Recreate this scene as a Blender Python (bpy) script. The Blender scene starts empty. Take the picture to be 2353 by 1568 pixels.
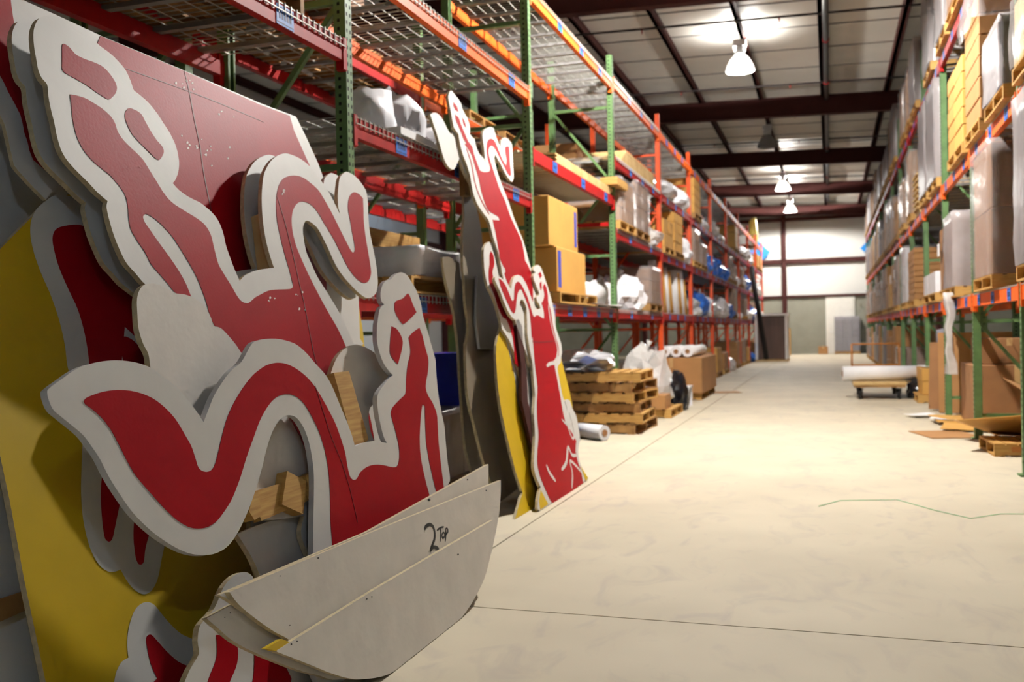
import bpy, bmesh, math, random
from mathutils import Vector, Matrix, noise
random.seed(7)
# ------------------------------------------------------------------ camera
FPX, CAMH = 2210.0, 1.22                       # focal length in pixels of the 2353 px wide frame, eye height
_a = Vector((729, 32, -FPX)).normalized()      # aisle direction (+Y) seen in camera axes
_x = Vector((6692, 120, FPX)); _x = (_x - _a * _x.dot(_a)).normalized()
_z = _x.cross(_a)
ROT = Matrix((_x, _a, _z))                     # camera axes -> world axes
CAM = Vector((0, 0, CAMH))
S = bpy.context.scene
COL = S.collection
cam_d = bpy.data.cameras.new('camera'); cam = bpy.data.objects.new('camera', cam_d); COL.objects.link(cam)
cam.matrix_world = Matrix.Translation(CAM) @ ROT.to_4x4()
cam_d.sensor_width = 36; cam_d.lens = FPX / 2353 * 36; cam_d.clip_end = 200
cam_d.dof.use_dof = True; cam_d.dof.focus_distance = 3.0; cam_d.dof.aperture_fstop = 3.6
S.camera = cam
# ------------------------------------------------------------------ world, exposure
w = bpy.data.worlds.new('world'); S.world = w; w.use_nodes = True
w.node_tree.nodes['Background'].inputs[0].default_value = (.5, .55, .6, 1); w.node_tree.nodes['Background'].inputs[1].default_value = .1
S.view_settings.view_transform = 'Standard'; S.view_settings.look = 'None'
S.view_settings.gamma = 1; S.view_settings.use_curve_mapping = False
S.view_settings.exposure = 0.14
S.cycles.max_bounces = 4; S.cycles.diffuse_bounces = 3; S.cycles.glossy_bounces = 2; S.cycles.transparent_max_bounces = 6
S.cycles.use_light_tree = False; S.cycles.use_adaptive_sampling = True; S.cycles.adaptive_threshold = .15; S.cycles.adaptive_min_samples = 10
S.cycles.caustics_reflective = False; S.cycles.caustics_refractive = False; S.cycles.sample_clamp_indirect = 4
# lamps of the hall: x, y, burning power (0 = switched off), aisle row first, then unseen lamps added as fill
LAMP_Z = 6.2
LAMPS = [(-1.55, 19.1, 330), (-1.53, 27.35, 0), (-1.5, 36.1, 600), (-1.5, 43.0, 1600), (-.9, 10.0, 2450), (-1.5, 3.2, 0), (4.0, -4.5, 220),  # last entry here: unseen lamp added as fill from behind the camera
         (6.8, 20, 300), (6.8, 33, 300), (-9.5, 10, 130), (-9.5, 24, 350)]  # side aisles: unseen lamps added for ambient fill

# ------------------------------------------------------------------ helpers
def srgb(c):
    return tuple(((v / 255) / 12.92 if v / 255 <= .04045 else ((v / 255 + .055) / 1.055) ** 2.4) for v in c)
MATS = {}
def mat(name, c, rough=.6, metal=0., amp=.12, scale=6., bump=0., bscale=60., c2=None, trans=0., alpha=1., emit=0., spec=.5, coat=0., stretch=None, thr=None):
    if name in MATS: return MATS[name]
    m = bpy.data.materials.new(name); m.use_nodes = True; nt = m.node_tree; b = nt.nodes['Principled BSDF']
    c = srgb(c)
    tc = nt.nodes.new('ShaderNodeTexCoord'); mp = nt.nodes.new('ShaderNodeMapping')
    nt.links.new(tc.outputs['Object'], mp.inputs[0])
    if stretch: mp.inputs['Scale'].default_value = stretch
    nz = nt.nodes.new('ShaderNodeTexNoise'); nz.inputs['Scale'].default_value = scale; nz.inputs['Detail'].default_value = 2.5; nz.inputs['Roughness'].default_value = .6
    nt.links.new(mp.outputs[0], nz.inputs[0])
    rp = nt.nodes.new('ShaderNodeValToRGB')
    lo, hi = (.3, .7) if thr is None else thr
    rp.color_ramp.elements[0].position = lo; rp.color_ramp.elements[1].position = hi
    d = srgb(c2) if c2 else tuple(v * (1 - amp) for v in c)
    u = c if c2 else tuple(min(1, v * (1 + amp * .5)) for v in c)
    rp.color_ramp.elements[0].color = (*d, 1); rp.color_ramp.elements[1].color = (*u, 1)
    nt.links.new(nz.outputs[0], rp.inputs[0]); nt.links.new(rp.outputs[0], b.inputs['Base Color'])
    b.inputs['Roughness'].default_value = rough; b.inputs['Metallic'].default_value = metal
    b.inputs['Specular IOR Level'].default_value = spec
    b.inputs['Transmission Weight'].default_value = trans; b.inputs['Alpha'].default_value = alpha
    b.inputs['Coat Weight'].default_value = coat
    if emit: b.inputs['Emission Color'].default_value = (1, .97, .9, 1); b.inputs['Emission Strength'].default_value = emit
    if bump:
        n2 = nt.nodes.new('ShaderNodeTexNoise'); n2.inputs['Scale'].default_value = bscale; n2.inputs['Detail'].default_value = 1
        nt.links.new(mp.outputs[0], n2.inputs[0])
        bp = nt.nodes.new('ShaderNodeBump'); bp.inputs['Strength'].default_value = bump; bp.inputs['Distance'].default_value = .01
        nt.links.new(n2.outputs[0], bp.inputs['Height']); nt.links.new(bp.outputs[0], b.inputs['Normal'])
    MATS[name] = m
    return m
def M(k): return MATS[k]
mat('board', (216, 213, 207), .5, spec=.3, amp=.05, scale=5, bump=.05, bscale=30)
mat('board_raw', (220, 213, 203), .6, amp=.07, scale=7, bump=.06, bscale=40)
mat('board_back', (134, 122, 104), .42, amp=.15, scale=3)
mat('ply_edge', (203, 186, 150), .75, amp=.25, scale=40)
mat('white_edge', (205, 204, 204), .55, amp=.12, scale=14)
mat('red_vinyl', (168, 10, 25), .48, spec=.09, amp=.06, scale=7, bump=.04, bscale=80)
mat('yellow_paint', (212, 176, 12), .5, amp=.06, scale=6)
mat('seam', (120, 20, 30), .6)
mat('chip', (238, 220, 214), .6)
mat('wood', (206, 164, 92), .65, c2=(176, 128, 62), scale=5, stretch=(1, 1, 14), bump=.1)
mat('wood_old', (176, 134, 78), .75, c2=(126, 88, 46), scale=5, bump=.1)
mat('wood_pale', (214, 186, 130), .7, c2=(190, 152, 96), scale=6)
mat('carton', (172, 124, 74), .7, amp=.12, scale=3)
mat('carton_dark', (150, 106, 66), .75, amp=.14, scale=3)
mat('carton_gold', (206, 156, 78), .65, amp=.1, scale=3)
mat('tape', (196, 160, 108), .35)
mat('blue_print', (58, 70, 170), .6)
mat('paper', (240, 239, 240), .6, amp=.05)
mat('pink_paper', (205, 176, 160), .6, amp=.1)
mat('wrap', (196, 190, 190), .2, alpha=.34, amp=.1, bump=.5, bscale=9)
mat('wrap_thick', (168, 160, 160), .3, alpha=.7, amp=.1, bump=.5, bscale=9)
mat('plastic_white', (238, 236, 240), .3, amp=.12, scale=4, bump=.4, bscale=8)
mat('plastic_clear', (222, 218, 214), .14, alpha=.72, amp=.14, bump=.8, bscale=10)
mat('plastic_black', (22, 22, 28), .18, amp=.2, bump=.6, bscale=8)
mat('plastic_blue', (24, 40, 175), .3, amp=.2)
mat('plastic_blue2', (52, 110, 205), .3, amp=.25, bump=.4, bscale=8)
mat('foil', (225, 226, 230), .25, metal=.45, amp=.1, bump=1., bscale=7)
mat('beam_red', (168, 20, 20), .5, spec=.25, amp=.16, scale=9)
mat('beam_orange', (236, 100, 26), .5, spec=.3, amp=.14, scale=9)
mat('frame_green', (94, 128, 78), .5, amp=.2, scale=9)
mat('frame_orange', (232, 84, 28), .45, amp=.16, scale=9)
mat('hole', (14, 16, 14), .9)
mat('wire', (196, 194, 186), .4, metal=.4, amp=.06)
mat('channel', (150, 148, 146), .45, metal=.3, amp=.12)
mat('label_blue', (38, 112, 205), .45, amp=.1, scale=30)
mat('label_ink', (22, 40, 90), .6)
mat('steel_primer', (66, 30, 27), .65, spec=.2, amp=.14, scale=4)
mat('pipe_dark', (48, 40, 40), .5, amp=.1)
mat('pipe_grey', (66, 68, 70), .45, amp=.1)
mat('insulation', (238, 235, 226), .5, amp=.06, scale=1.2, bump=.12, bscale=1.6)
mat('seam_grey', (92, 88, 88), .6)
mat('wall_white', (214, 212, 206), .6, amp=.05, scale=.8)
mat('wall_block', (140, 138, 124), .8, amp=.1, scale=2)
mat('door_white', (224, 220, 210), .5, amp=.04)
mat('rubber', (26, 25, 26), .8)
mat('lamp_metal', (226, 228, 230), .4, metal=.0, amp=.06)
mat('sign_blue', (26, 132, 214), .5, amp=.08)
mat('brown_wrap', (92, 66, 56), .35, amp=.25, scale=3, stretch=(3, 3, .3))
mat('grey_box', (122, 120, 130), .45, amp=.2, scale=3)
mat('pale_yellow', (250, 228, 120), .5, amp=.1)
mat('slat_cream', (240, 226, 196), .6, amp=.08)
mat('ink', (18, 17, 20), .6)
mat('green_strap', (112, 196, 128), .4)
mat('cart_orange', (190, 120, 50), .5)

class MB:
    """collects boxes, tubes and prisms into one mesh"""
    def __init__(s): s.v = []; s.f = []; s.mi = []; s.sm = []
    def add(s, vs, fs, mi=0, smooth=False):
        o = len(s.v); s.v += [tuple(v) for v in vs]
        for f in fs: s.f.append([o + i for i in f]); s.mi.append(mi); s.sm.append(smooth)
        return s
    def box(s, x0, x1, y0, y1, z0, z1, mi=0, T=None):
        vs = [Vector(p) for p in ((x0, y0, z0), (x1, y0, z0), (x1, y1, z0), (x0, y1, z0), (x0, y0, z1), (x1, y0, z1), (x1, y1, z1), (x0, y1, z1))]
        if T: vs = [T @ v for v in vs]
        return s.add(vs, ((3, 2, 1, 0), (4, 5, 6, 7), (0, 1, 5, 4), (1, 2, 6, 5), (2, 3, 7, 6), (3, 0, 4, 7)), mi)
    def bar(s, p, q, wx, wy, up=(0, 0, 1), mi=0):
        """square bar from p to q"""
        p, q = Vector(p), Vector(q); d = (q - p).normalized(); u = Vector(up)
        if abs(d.dot(u)) > .98: u = Vector((1, 0, 0))
        a = d.cross(u).normalized() * wx / 2; b = a.cross(d).normalized() * wy / 2
        vs = [e + i * a + j * b for e in (p, q) for i, j in ((-1, -1), (1, -1), (1, 1), (-1, 1))]
        return s.add(vs, ((0, 1, 2, 3), (7, 6, 5, 4), (0, 4, 5, 1), (1, 5, 6, 2), (2, 6, 7, 3), (3, 7, 4, 0)), mi)
    def tube(s, pts, r, n=10, mi=0, cap=True):
        pts = [Vector(p) for p in pts]; rs = r if isinstance(r, (list, tuple)) else [r] * len(pts)
        vs = []; prev = None
        for i, p in enumerate(pts):
            d = (pts[min(i + 1, len(pts) - 1)] - pts[max(i - 1, 0)])
            d = d.normalized() if d.length > 1e-6 else Vector((0, 0, 1))
            if prev is None:
                a = d.cross(Vector((0, 0, 1)) if abs(d.z) < .9 else Vector((1, 0, 0))).normalized()
            else: a = (prev - d * prev.dot(d)).normalized()
            prev = a; b = d.cross(a)
            vs += [p + (a * math.cos(t) + b * math.sin(t)) * rs[i] for t in [2 * math.pi * k / n for k in range(n)]]
        fs = [(i * n + k, i * n + (k + 1) % n, (i + 1) * n + (k + 1) % n, (i + 1) * n + k) for i in range(len(pts) - 1) for k in range(n)]
        s.add(vs, fs, mi, True)
        if cap:
            o = len(s.v) - len(vs)
            s.f += [[o + k for k in reversed(range(n))], [o + (len(pts) - 1) * n + k for k in range(n)]]; s.mi += [mi, mi]; s.sm += [False, False]
        return s
    def lathe(s, prof, n=24, mi=0, c=(0, 0, 0)):
        vs = [(c[0] + r * math.cos(2 * math.pi * k / n), c[1] + r * math.sin(2 * math.pi * k / n), c[2] + z) for r, z in prof for k in range(n)]
        fs = [(i * n + k, i * n + (k + 1) % n, (i + 1) * n + (k + 1) % n, (i + 1) * n + k) for i in range(len(prof) - 1) for k in range(n)]
        return s.add(vs, fs, mi, True)
    def mesh(s, name, *mats):
        me = bpy.data.meshes.new(name); me.from_pydata(s.v, [], s.f)
        for m in mats: me.materials.append(M(m))
        me.polygons.foreach_set('material_index', s.mi); me.polygons.foreach_set('use_smooth', s.sm); me.update()
        return me
    def build(s, name, mats, parent=None, **kw):
        mats = mats if isinstance(mats, (list, tuple)) else [mats]
        return put(name, s.mesh(name, *mats), parent, **kw)
def put(name, me, parent=None, loc=None, rz=0, label=None, cat=None, group=None, kind=None, rot=None):
    o = bpy.data.objects.new(name, me); COL.objects.link(o)
    if parent is not None: o.parent = parent
    if loc is not None: o.location = loc
    if rot: o.rotation_euler = rot
    elif rz: o.rotation_euler = (0, 0, rz)
    if label: o['label'] = label
    if cat: o['category'] = cat
    if group: o['group'] = group
    if kind: o['kind'] = kind
    return o
def thing(name, label, cat, loc=(0, 0, 0), rz=0, group=None, rot=None):
    return put(name, None, None, loc, rz, label, cat, group, rot=rot)
def copy_tree(o, parent=None):
    c = o.copy(); COL.objects.link(c); c.parent = parent
    for ch in list(o.children): copy_tree(ch, c)
    return c
ORD = ['nearest', 'second', 'third', 'fourth', 'fifth', 'sixth', 'seventh', 'eighth', 'ninth', 'tenth', 'eleventh', 'twelfth', 'thirteenth', 'fourteenth']
# ------------------------------------------------------------------ the hall
XL, XR, YB, YF = -13.0, 11.0, -9.0, 46.6
def roof_z(x): return 7.0 - .03 * (x + 1.5)
fl = put('floor', MB().box(XL - .3, XR + .3, YB - .3, YF + .3, -.3, -.012).mesh('floor', 'seam_grey'), kind='structure')
def floor_mat():
    m = mat('concrete', (203, 192, 168), .7, spec=.25, amp=.1, scale=1.1, bump=.04, bscale=25)
    nt = m.node_tree; b = nt.nodes['Principled BSDF']
    base = b.inputs['Base Color'].links[0].from_socket
    tc = nt.nodes.new('ShaderNodeTexCoord'); mp = nt.nodes.new('ShaderNodeMapping'); nt.links.new(tc.outputs['Object'], mp.inputs[0])
    mp.inputs['Scale'].default_value = (1, .55, 1); mp.inputs['Rotation'].default_value = (0, 0, .9)
    n = nt.nodes.new('ShaderNodeTexNoise'); n.inputs['Scale'].default_value = 4.2; n.inputs['Detail'].default_value = 5; n.inputs['Distortion'].default_value = 1.6
    nt.links.new(mp.outputs[0], n.inputs[0])
    r = nt.nodes.new('ShaderNodeValToRGB'); r.color_ramp.elements[0].position = .52; r.color_ramp.elements[1].position = .74
    r.color_ramp.elements[0].color = (0, 0, 0, 1); r.color_ramp.elements[1].color = (.38, .38, .38, 1)
    nt.links.new(n.outputs[0], r.inputs[0])
    mx = nt.nodes.new('ShaderNodeMix'); mx.data_type = 'RGBA'; mx.inputs[7].default_value = (*srgb((166, 156, 150)), 1)
    nt.links.new(r.outputs[0], mx.inputs[0]); nt.links.new(base, mx.inputs[6]); nt.links.new(mx.outputs[2], b.inputs['Base Color'])
floor_mat()
xs, ys = [XL, -1.842, 4.2, XR], [YB, 4.02, 16.2, 28.4, YF]
for i in range(3):
    for j in range(4):
        g = .005
        MB().box(xs[i] + g, xs[i + 1] - g, ys[j] + g, ys[j + 1] - g, -.012, 0).build('floor_slab', 'concrete', fl)
# walls
wf = MB().box(XL, XR, YF, YF + .2, 0, 7.5).build('wall_far', 'wall_white', kind='structure')
MB().box(XL, XR, YF - .1, YF, 0, 2.62).build('block_base', 'wall_block', wf)
for z, h in ((2.67, .1), (4.3, .2), (6.25, .16)):
    MB().box(XL, XR, YF - .22, YF - .1, z - h / 2, z + h / 2).build('girt', 'steel_primer', wf)
for x in (-8.5, -1.94, 4.6):
    MB().box(x - .1, x + .1, YF - .34, YF - .1, 0, 7.05).build('column', 'steel_primer', wf)
dr = MB().box(-.14, 1.12, YF - .16, YF - .1, 0, 2.62).build('door_1', 'door_white', kind='structure')
MB().box(-.06, 1.04, YF - .185, YF - .16, .02, 2.54).build('door_leaf', 'door_white', dr)
MB().tube([(.02, YF - .2, 1.0), (.02, YF - .25, 1.0), (.14, YF - .25, 1.0)], .012).build('handle', 'lamp_metal', dr)
for nm, a in (('wall_left', (XL - .2, XL, YB, YF)), ('wall_right', (XR, XR + .2, YB, YF)), ('wall_back', (XL, XR, YB - .2, YB))):
    o = MB().box(*a, 0, 7.5).build(nm, 'wall_white', kind='structure')
    if nm == 'wall_left':
        for z in (2.3, 4.3): MB().box(XL, XL + .14, YB, YF, z - .1, z + .1).build('girt', 'steel_primer', o)
        for y in (2.6, 9.8, 17, 24.3, 31.6, 38.8): MB().box(XL, XL + .3, y - .12, y + .12, 0, 7.0).build('column', 'steel_primer', o)
# roof: insulation sheet, purlins, frames, sprinkler pipes
mb = MB(); mb.add([(XL, YB, roof_z(XL)), (XR, YB, roof_z(XR)), (XR, YF, roof_z(XR)), (XL, YF, roof_z(XL)),
                   (XL, YB, roof_z(XL) + .12), (XR, YB, roof_z(XR) + .12), (XR, YF, roof_z(XR) + .12), (XL, YF, roof_z(XL) + .12)],
                  ((0, 1, 2, 3), (7, 6, 5, 4), (0, 4, 5, 1), (1, 5, 6, 2), (2, 6, 7, 3), (3, 7, 4, 0)))
ce = mb.build('ceiling', 'insulation', kind='structure')
def across(y, wy, h, dz, name, m, parent=ce, x0=XL, x1=XR):
    z0, z1 = roof_z(x0) - dz, roof_z(x1) - dz
    b = MB().add([(x0, y - wy / 2, z0 - h), (x1, y - wy / 2, z1 - h), (x1, y + wy / 2, z1 - h), (x0, y + wy / 2, z0 - h),
                  (x0, y - wy / 2, z0), (x1, y - wy / 2, z1), (x1, y + wy / 2, z1), (x0, y + wy / 2, z0)],
                 ((3, 2, 1, 0), (4, 5, 6, 7), (0, 1, 5, 4), (1, 2, 6, 5), (2, 3, 7, 6), (3, 0, 4, 7)))
    return b.build(name, m, parent)
y = 14.65
while y < 46:
    across(y, .03, .012, 0, 'insulation_seam', 'seam_grey'); y += 1.52
for k in range(-8, 9):
    x = -1.5 + 1.43 * k; z = roof_z(x)
    b = MB().box(x - .035, x + .035, YB, YF, z - .2, z).box(x - .035, x + .08, YB, YF, z - .2, z - .185)
    b.build('purlin', 'steel_primer', ce)
for yf in (1.0, 8.2, 15.4, 24.3, 31.6, 38.8, 46.0):
    o = across(yf, .012, .42, .2, 'rafter', 'steel_primer')
    across(yf, .2, .02, .62, 'flange', 'steel_primer', o); across(yf, .2, .02, .18, 'flange', 'steel_primer', o)
    MB().add([(2.2, yf - .1, roof_z(2.2) - .64), (4.4, yf - .1, roof_z(4.4) - 1.1), (4.4, yf + .1, roof_z(4.4) - 1.1), (2.2, yf + .1, roof_z(2.2) - .64),
              (2.2, yf - .1, roof_z(2.2) - .6), (4.4, yf - .1, roof_z(4.4) - .6), (4.4, yf + .1, roof_z(4.4) - .6), (2.2, yf + .1, roof_z(2.2) - .6)],
             ((3, 2, 1, 0), (4, 5, 6, 7), (0, 1, 5, 4), (1, 2, 6, 5), (2, 3, 7, 6), (3, 0, 4, 7))).build('haunch', 'steel_primer', o)
for yp in (17.75, 22.75, 26.0, 29.6, 33.2, 37.0, 40.4):
    pipe = MB().tube([(-8, yp, roof_z(-8) - .24), (4, yp, roof_z(4) - .24)], .022, 8).build('sprinkler_branch_pipe', 'pipe_dark', ce)
    for x in (-3.2, -.75, 1.9):
        MB().tube([(x, yp, roof_z(x) - .26), (x, yp, roof_z(x) - .33)], [.016, .008], 8).build('sprinkler_head', 'beam_red', pipe)
mp_ = MB().tube([(.03, YB, 6.72), (.03, 44, 6.72)], .055, 12).build('sprinkler_main_pipe', 'pipe_grey', ce)
for y in (19.4, 22.75, 26, 31, 37): MB().tube([(.03, y - .03, 6.72), (.03, y + .03, 6.72)], .068, 12).build('coupling', 'beam_red', mp_)
# ------------------------------------------------------------------ hanging lamps
mat('lamp_glass', (235, 235, 235), .25, amp=.02, emit=2.2); mat('lamp_glow', (255, 255, 250), .5, emit=40.)
MATS['lamp_glass'].cycles.emission_sampling = 'NONE'; MATS['lamp_glow'].cycles.emission_sampling = 'NONE'
mat('lamp_glass_off', (150, 150, 150), .2, amp=.05)
LN = {0: 'bell shaped bay lamp, lit, hanging nearest above the aisle', 1: 'unlit bell shaped bay lamp with clear shade, between two lit ones',
      2: 'small lit bell shaped bay lamp, third along the aisle', 3: 'farthest lit bay lamp hanging before the white end wall'}
def bay_lamp(i, x, y, pw):
    t = thing('hanging_bay_lamp', LN.get(i, 'bell shaped bay lamp outside the picture, ' + ['over the near floor','over the red signs','added as fill behind the camera','added as fill in the right neighbour aisle, near','added as fill in the right neighbour aisle, far','added as fill beyond the left racks, near','added as fill beyond the left racks, far'][i - 4]) if i > 3 else LN[i], 'lamp', (x, y, LAMP_Z), group='bay lamps under the roof')
    on = pw > 0; h = roof_z(x) - LAMP_Z - .2
    MB().lathe([(.27, 0), (.275, .02), (.25, .1), (.19, .22), (.12, .3), (.095, .33)], 28).lathe([(.09, .33), (.115, .3), (.185, .22), (.245, .1), (.265, 0)], 28).build('bell_shade', 'lamp_glass' if on else 'lamp_glass_off', t)
    if on: MB().lathe([(.0, .05), (.14, .05), (.15, .1), (.1, .2), (0, .22)], 20).build('bulb', 'lamp_glow', t)
    else: MB().lathe([(.0, .1), (.06, .1), (.08, .15), (.05, .25), (0, .28)], 16).build('bulb', 'lamp_metal', t)
    MB().lathe([(0, .33), (.1, .33), (.105, .44), (.085, .47), (.0, .47)], 20).build('socket_housing', 'lamp_metal', t)
    MB().box(-.12, .12, -.09, .09, .47, .6).build('ballast_box', 'lamp_metal', t)
    MB().tube([(0, 0, .6), (0, 0, h)], .018, 8).build('hanger', 'lamp_metal', t)
    if on:
        for nm, zz, p, e, rot in (('down_light', -.03, pw, 172, 0), ('up_light', .36, pw * (.2 if i == 0 else .08), 165, math.pi), ('up_light', .362, pw * (.2 if i == 0 else .08), 165, math.pi)):
            if nm == 'up_light' and i > 3: continue
            l = bpy.data.lights.new(nm, 'SPOT'); l.energy = p; l.shadow_soft_size = .12 if rot == 0 else .03; l.spot_size = math.radians(e); l.spot_blend = .2 if rot == 0 else .5
            l.color = (1, .97, .92) if i < 5 else (.56, .74, 1)  # cool tint for the added fill lamps
            lo = bpy.data.objects.new(nm, l); COL.objects.link(lo); lo.parent = t
            lo.location = (0, 0, zz) if rot == 0 else (.2 if zz < .361 else -.2, 0, zz); lo.rotation_euler = (rot, 0, 0)
        # sideways glow of the ribbed shade that washes the roof around the lamp
        if i < 5:
            l = bpy.data.lights.new('shade_glow', 'POINT'); l.energy = pw * (.03 if i < 2 else .011); l.shadow_soft_size = .1; l.color = (1, .95, .87); l.use_nodes = True
            nt = l.node_tree; em = nt.nodes['Emission']; tc = nt.nodes.new('ShaderNodeTexCoord'); sp = nt.nodes.new('ShaderNodeSeparateXYZ')
            nt.links.new(tc.outputs['Normal'], sp.inputs[0])
            mx = nt.nodes.new('ShaderNodeMath'); mx.operation = 'MAXIMUM'; mx.inputs[1].default_value = .17; nt.links.new(sp.outputs[2], mx.inputs[0])
            pwn = nt.nodes.new('ShaderNodeMath'); pwn.operation = 'POWER'; pwn.inputs[1].default_value = -2.6; nt.links.new(mx.outputs[0], pwn.inputs[0])
            gt = nt.nodes.new('ShaderNodeMath'); gt.operation = 'GREATER_THAN'; gt.inputs[1].default_value = .14; nt.links.new(sp.outputs[2], gt.inputs[0])
            ml = nt.nodes.new('ShaderNodeMath'); ml.operation = 'MULTIPLY'; nt.links.new(pwn.outputs[0], ml.inputs[0]); nt.links.new(gt.outputs[0], ml.inputs[1])
            nt.links.new(ml.outputs[0], em.inputs['Strength'])
            lo = bpy.data.objects.new('shade_glow', l); COL.objects.link(lo); lo.parent = t; lo.location = (0, 0, -.12)
for i, (x, y, p) in enumerate(LAMPS): bay_lamp(i, x, y, p)
# ------------------------------------------------------------------ pallet racking
def post_mesh(h, holes):
    key = ('post', h, holes)
    if key in CACHE: return CACHE[key]
    w_ = .078; t = .004
    b = MB()
    # open C section, web on the outer (+x) side, lips behind
    b.box(w_ / 2 - t, w_ / 2, -w_ / 2, w_ / 2, 0, h); b.box(-w_ / 2, w_ / 2, -w_ / 2, -w_ / 2 + t, 0, h); b.box(-w_ / 2, w_ / 2, w_ / 2 - t, w_ / 2, 0, h)
    b.box(-w_ / 2, -w_ / 2 + t, -w_ / 2, -w_ / 2 + .02, 0, h); b.box(-w_ / 2, -w_ / 2 + t, w_ / 2 - .02, w_ / 2, 0, h)
    if holes:
        z = .1; e = .0006
        while z < h - .05:
            for s in (-.02, .02):
                b.box(w_ / 2, w_ / 2 + e, s - .007, s + .007, z, z + .022, 1)
            b.box(-.016, .002, -w_ / 2 - e, -w_ / 2, z + .012, z + .032, 1)
            z += .05
    CACHE[key] = b.mesh('post', 'frame_green', 'hole'); return CACHE[key]
CACHE = {}
def upright(xf, y, side, h, m, label, holes=False, depth=.9, group='rack upright frames'):
    """frame across the rack at y; side = +1 when the aisle lies at +x of the rack"""
    t = thing('rack_upright_frame', label, 'rack frame', (xf, y, 0), 0 if side > 0 else math.pi, group=group)
    me = post_mesh(h, holes)
    if m != 'frame_green':
        k = ('postc', h, holes, m)
        if k not in CACHE: c = me.copy(); c.materials[0] = M(m); CACHE[k] = c
        me = CACHE[k]
    for x, r in ((-.039, 0), (-depth + .039, math.pi)):
        p = put('post', me, t, (x, 0, 0), r)
        put('base_plate', cached('bplate' + m, lambda: MB().box(-.07, .07, -.07, .07, 0, .012).mesh('base_plate', m)), t, (x, 0, 0))
    zz = [.25, 1.25, 2.25, 3.25, 4.25]
    for i, z in enumerate([q for q in zz if q < h - .1]):
        put('horizontal_brace', cached('hb' + m, lambda: MB().box(-depth + .08, -.08, -.019, .019, -.019, .019).mesh('horizontal_brace', m)), t, (0, 0, z))
        if z + 1 < h:
            a, b2 = (-.08, -depth + .08) if i % 2 else (-depth + .08, -.08)
            put('diagonal_brace', cached('db%d' % (i % 2) + m, lambda: MB().bar((a, 0, .04), (b2, 0, .96), .034, .034).mesh('diagonal_brace', m)), t, (0, 0, z))
    return t
def cached(k, f):
    if k not in CACHE: CACHE[k] = f()
    return CACHE[k]
def beam(xf, y0, y1, z, side, m, label, tags=(), near=False, group='rack rails'):
    L = y1 - y0 - .08
    t = thing('rack_rail', label, 'rack rail', (xf, (y0 + y1) / 2, z), 0 if side > 0 else math.pi, group=group)
    key = 'bm%.2f' % L + m
    put('beam_body', cached(key, lambda: MB().add(*prism_y([(0, -.062), (0, .062), (-.026, .062), (-.026, .026), (-.052, .026), (-.052, -.062)], -L / 2, L / 2)).mesh('beam_body', m)), t)
    for s in (-1, 1):
        put('end_connector', cached('ec' + m, lambda: MB().box(-.045, .006, -.022, .022, -.115, .075).box(-.045, 0, -.022, .022, -.12, -.115).mesh('end_connector', m)), t, (0, s * (L / 2 - .018), 0))
    for y in tags:
        lb = put('location_label', cached('tag', lambda: MB().box(0, .0022, -.085, .085, -.054, .054).mesh('location_label', 'label_blue')), t, (.0015, (y - (y0 + y1) / 2) * (1 if side > 0 else -1), -.005))
        if near:
            put('printed_code', cached('tagink', lambda: tag_ink()), lb, (.0025, 0, 0))
    return t
def tag_ink():
    b = MB()
    for k in range(5): b.box(0, .0006, -.06 + k * .026, -.045 + k * .026, -.02, .022)
    b.box(0, .0006, -.08, .08, .038, .043).box(0, .0006, -.08, .08, -.043, -.038)
    return b.mesh('printed_code', 'label_ink')
def prism_y(prof, y0, y1):
    n = len(prof); vs = [(x, y0, z) for x, z in prof] + [(x, y1, z) for x, z in prof]
    return vs, [list(range(n)), list(range(2 * n - 1, n - 1, -1))] + [(i, n + i, n + (i + 1) % n, (i + 1) % n) for i in range(n)]
def deck_mesh(w_, dp, fine):
    """wire grid with the drop over the beam; origin at front middle, deck top z=0"""
    b = MB(); r = .0028 if fine else .004
    n = max(2, round(w_ / (.062 if fine else .12)))
    for i in range(n + 1):
        y = -w_ / 2 + w_ * i / n
        b.box(-dp, .004, y - r, y + r, -r, r)
        if fine: b.box(.002, .002 + 2 * r, y - r, y + r, -.062, r)
    m_ = max(2, round(dp / (.115 if fine else .22)))
    for j in range(m_ + 1):
        x = -dp + dp * j / m_
        b.box(x - r, x + r, -w_ / 2, w_ / 2, -3 * r, -r)
    if fine: b.box(.007, .007 + 2 * r, -w_ / 2, w_ / 2, -.05, -.05 + 2 * r)
    return b.mesh('wire_grid', 'wire')
def deck(xf, y, z, w_, side, label, fine=True, dp=.9):
    t = thing('wire_deck', label, 'wire deck', (xf, y, z), 0 if side > 0 else math.pi, group='wire mesh rack decks')
    put('wire_grid', cached('wg%.2f%d' % (w_, fine), lambda: deck_mesh(w_, dp, fine)), t)
    nch = 3 if w_ < 1.5 else 7
    for k in range(nch):
        y_ = -w_ / 2 + w_ * (k + .5) / nch
        put('support_channel', cached('chn', lambda: MB().add(*prism_x([(-.019, -.012), (-.024, -.041), (.024, -.041), (.019, -.012)], -dp + .03, -.03)).mesh('support_channel', 'channel')), t, (0, y_, 0))
    return t
def prism_x(prof, x0, x1):
    n = len(prof); vs = [(x0, y, z) for y, z in prof] + [(x1, y, z) for y, z in prof]
    return vs, [list(range(n)), list(range(2 * n - 1, n - 1, -1))] + [(i, n + i, n + (i + 1) % n, (i + 1) % n) for i in range(n)]
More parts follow.
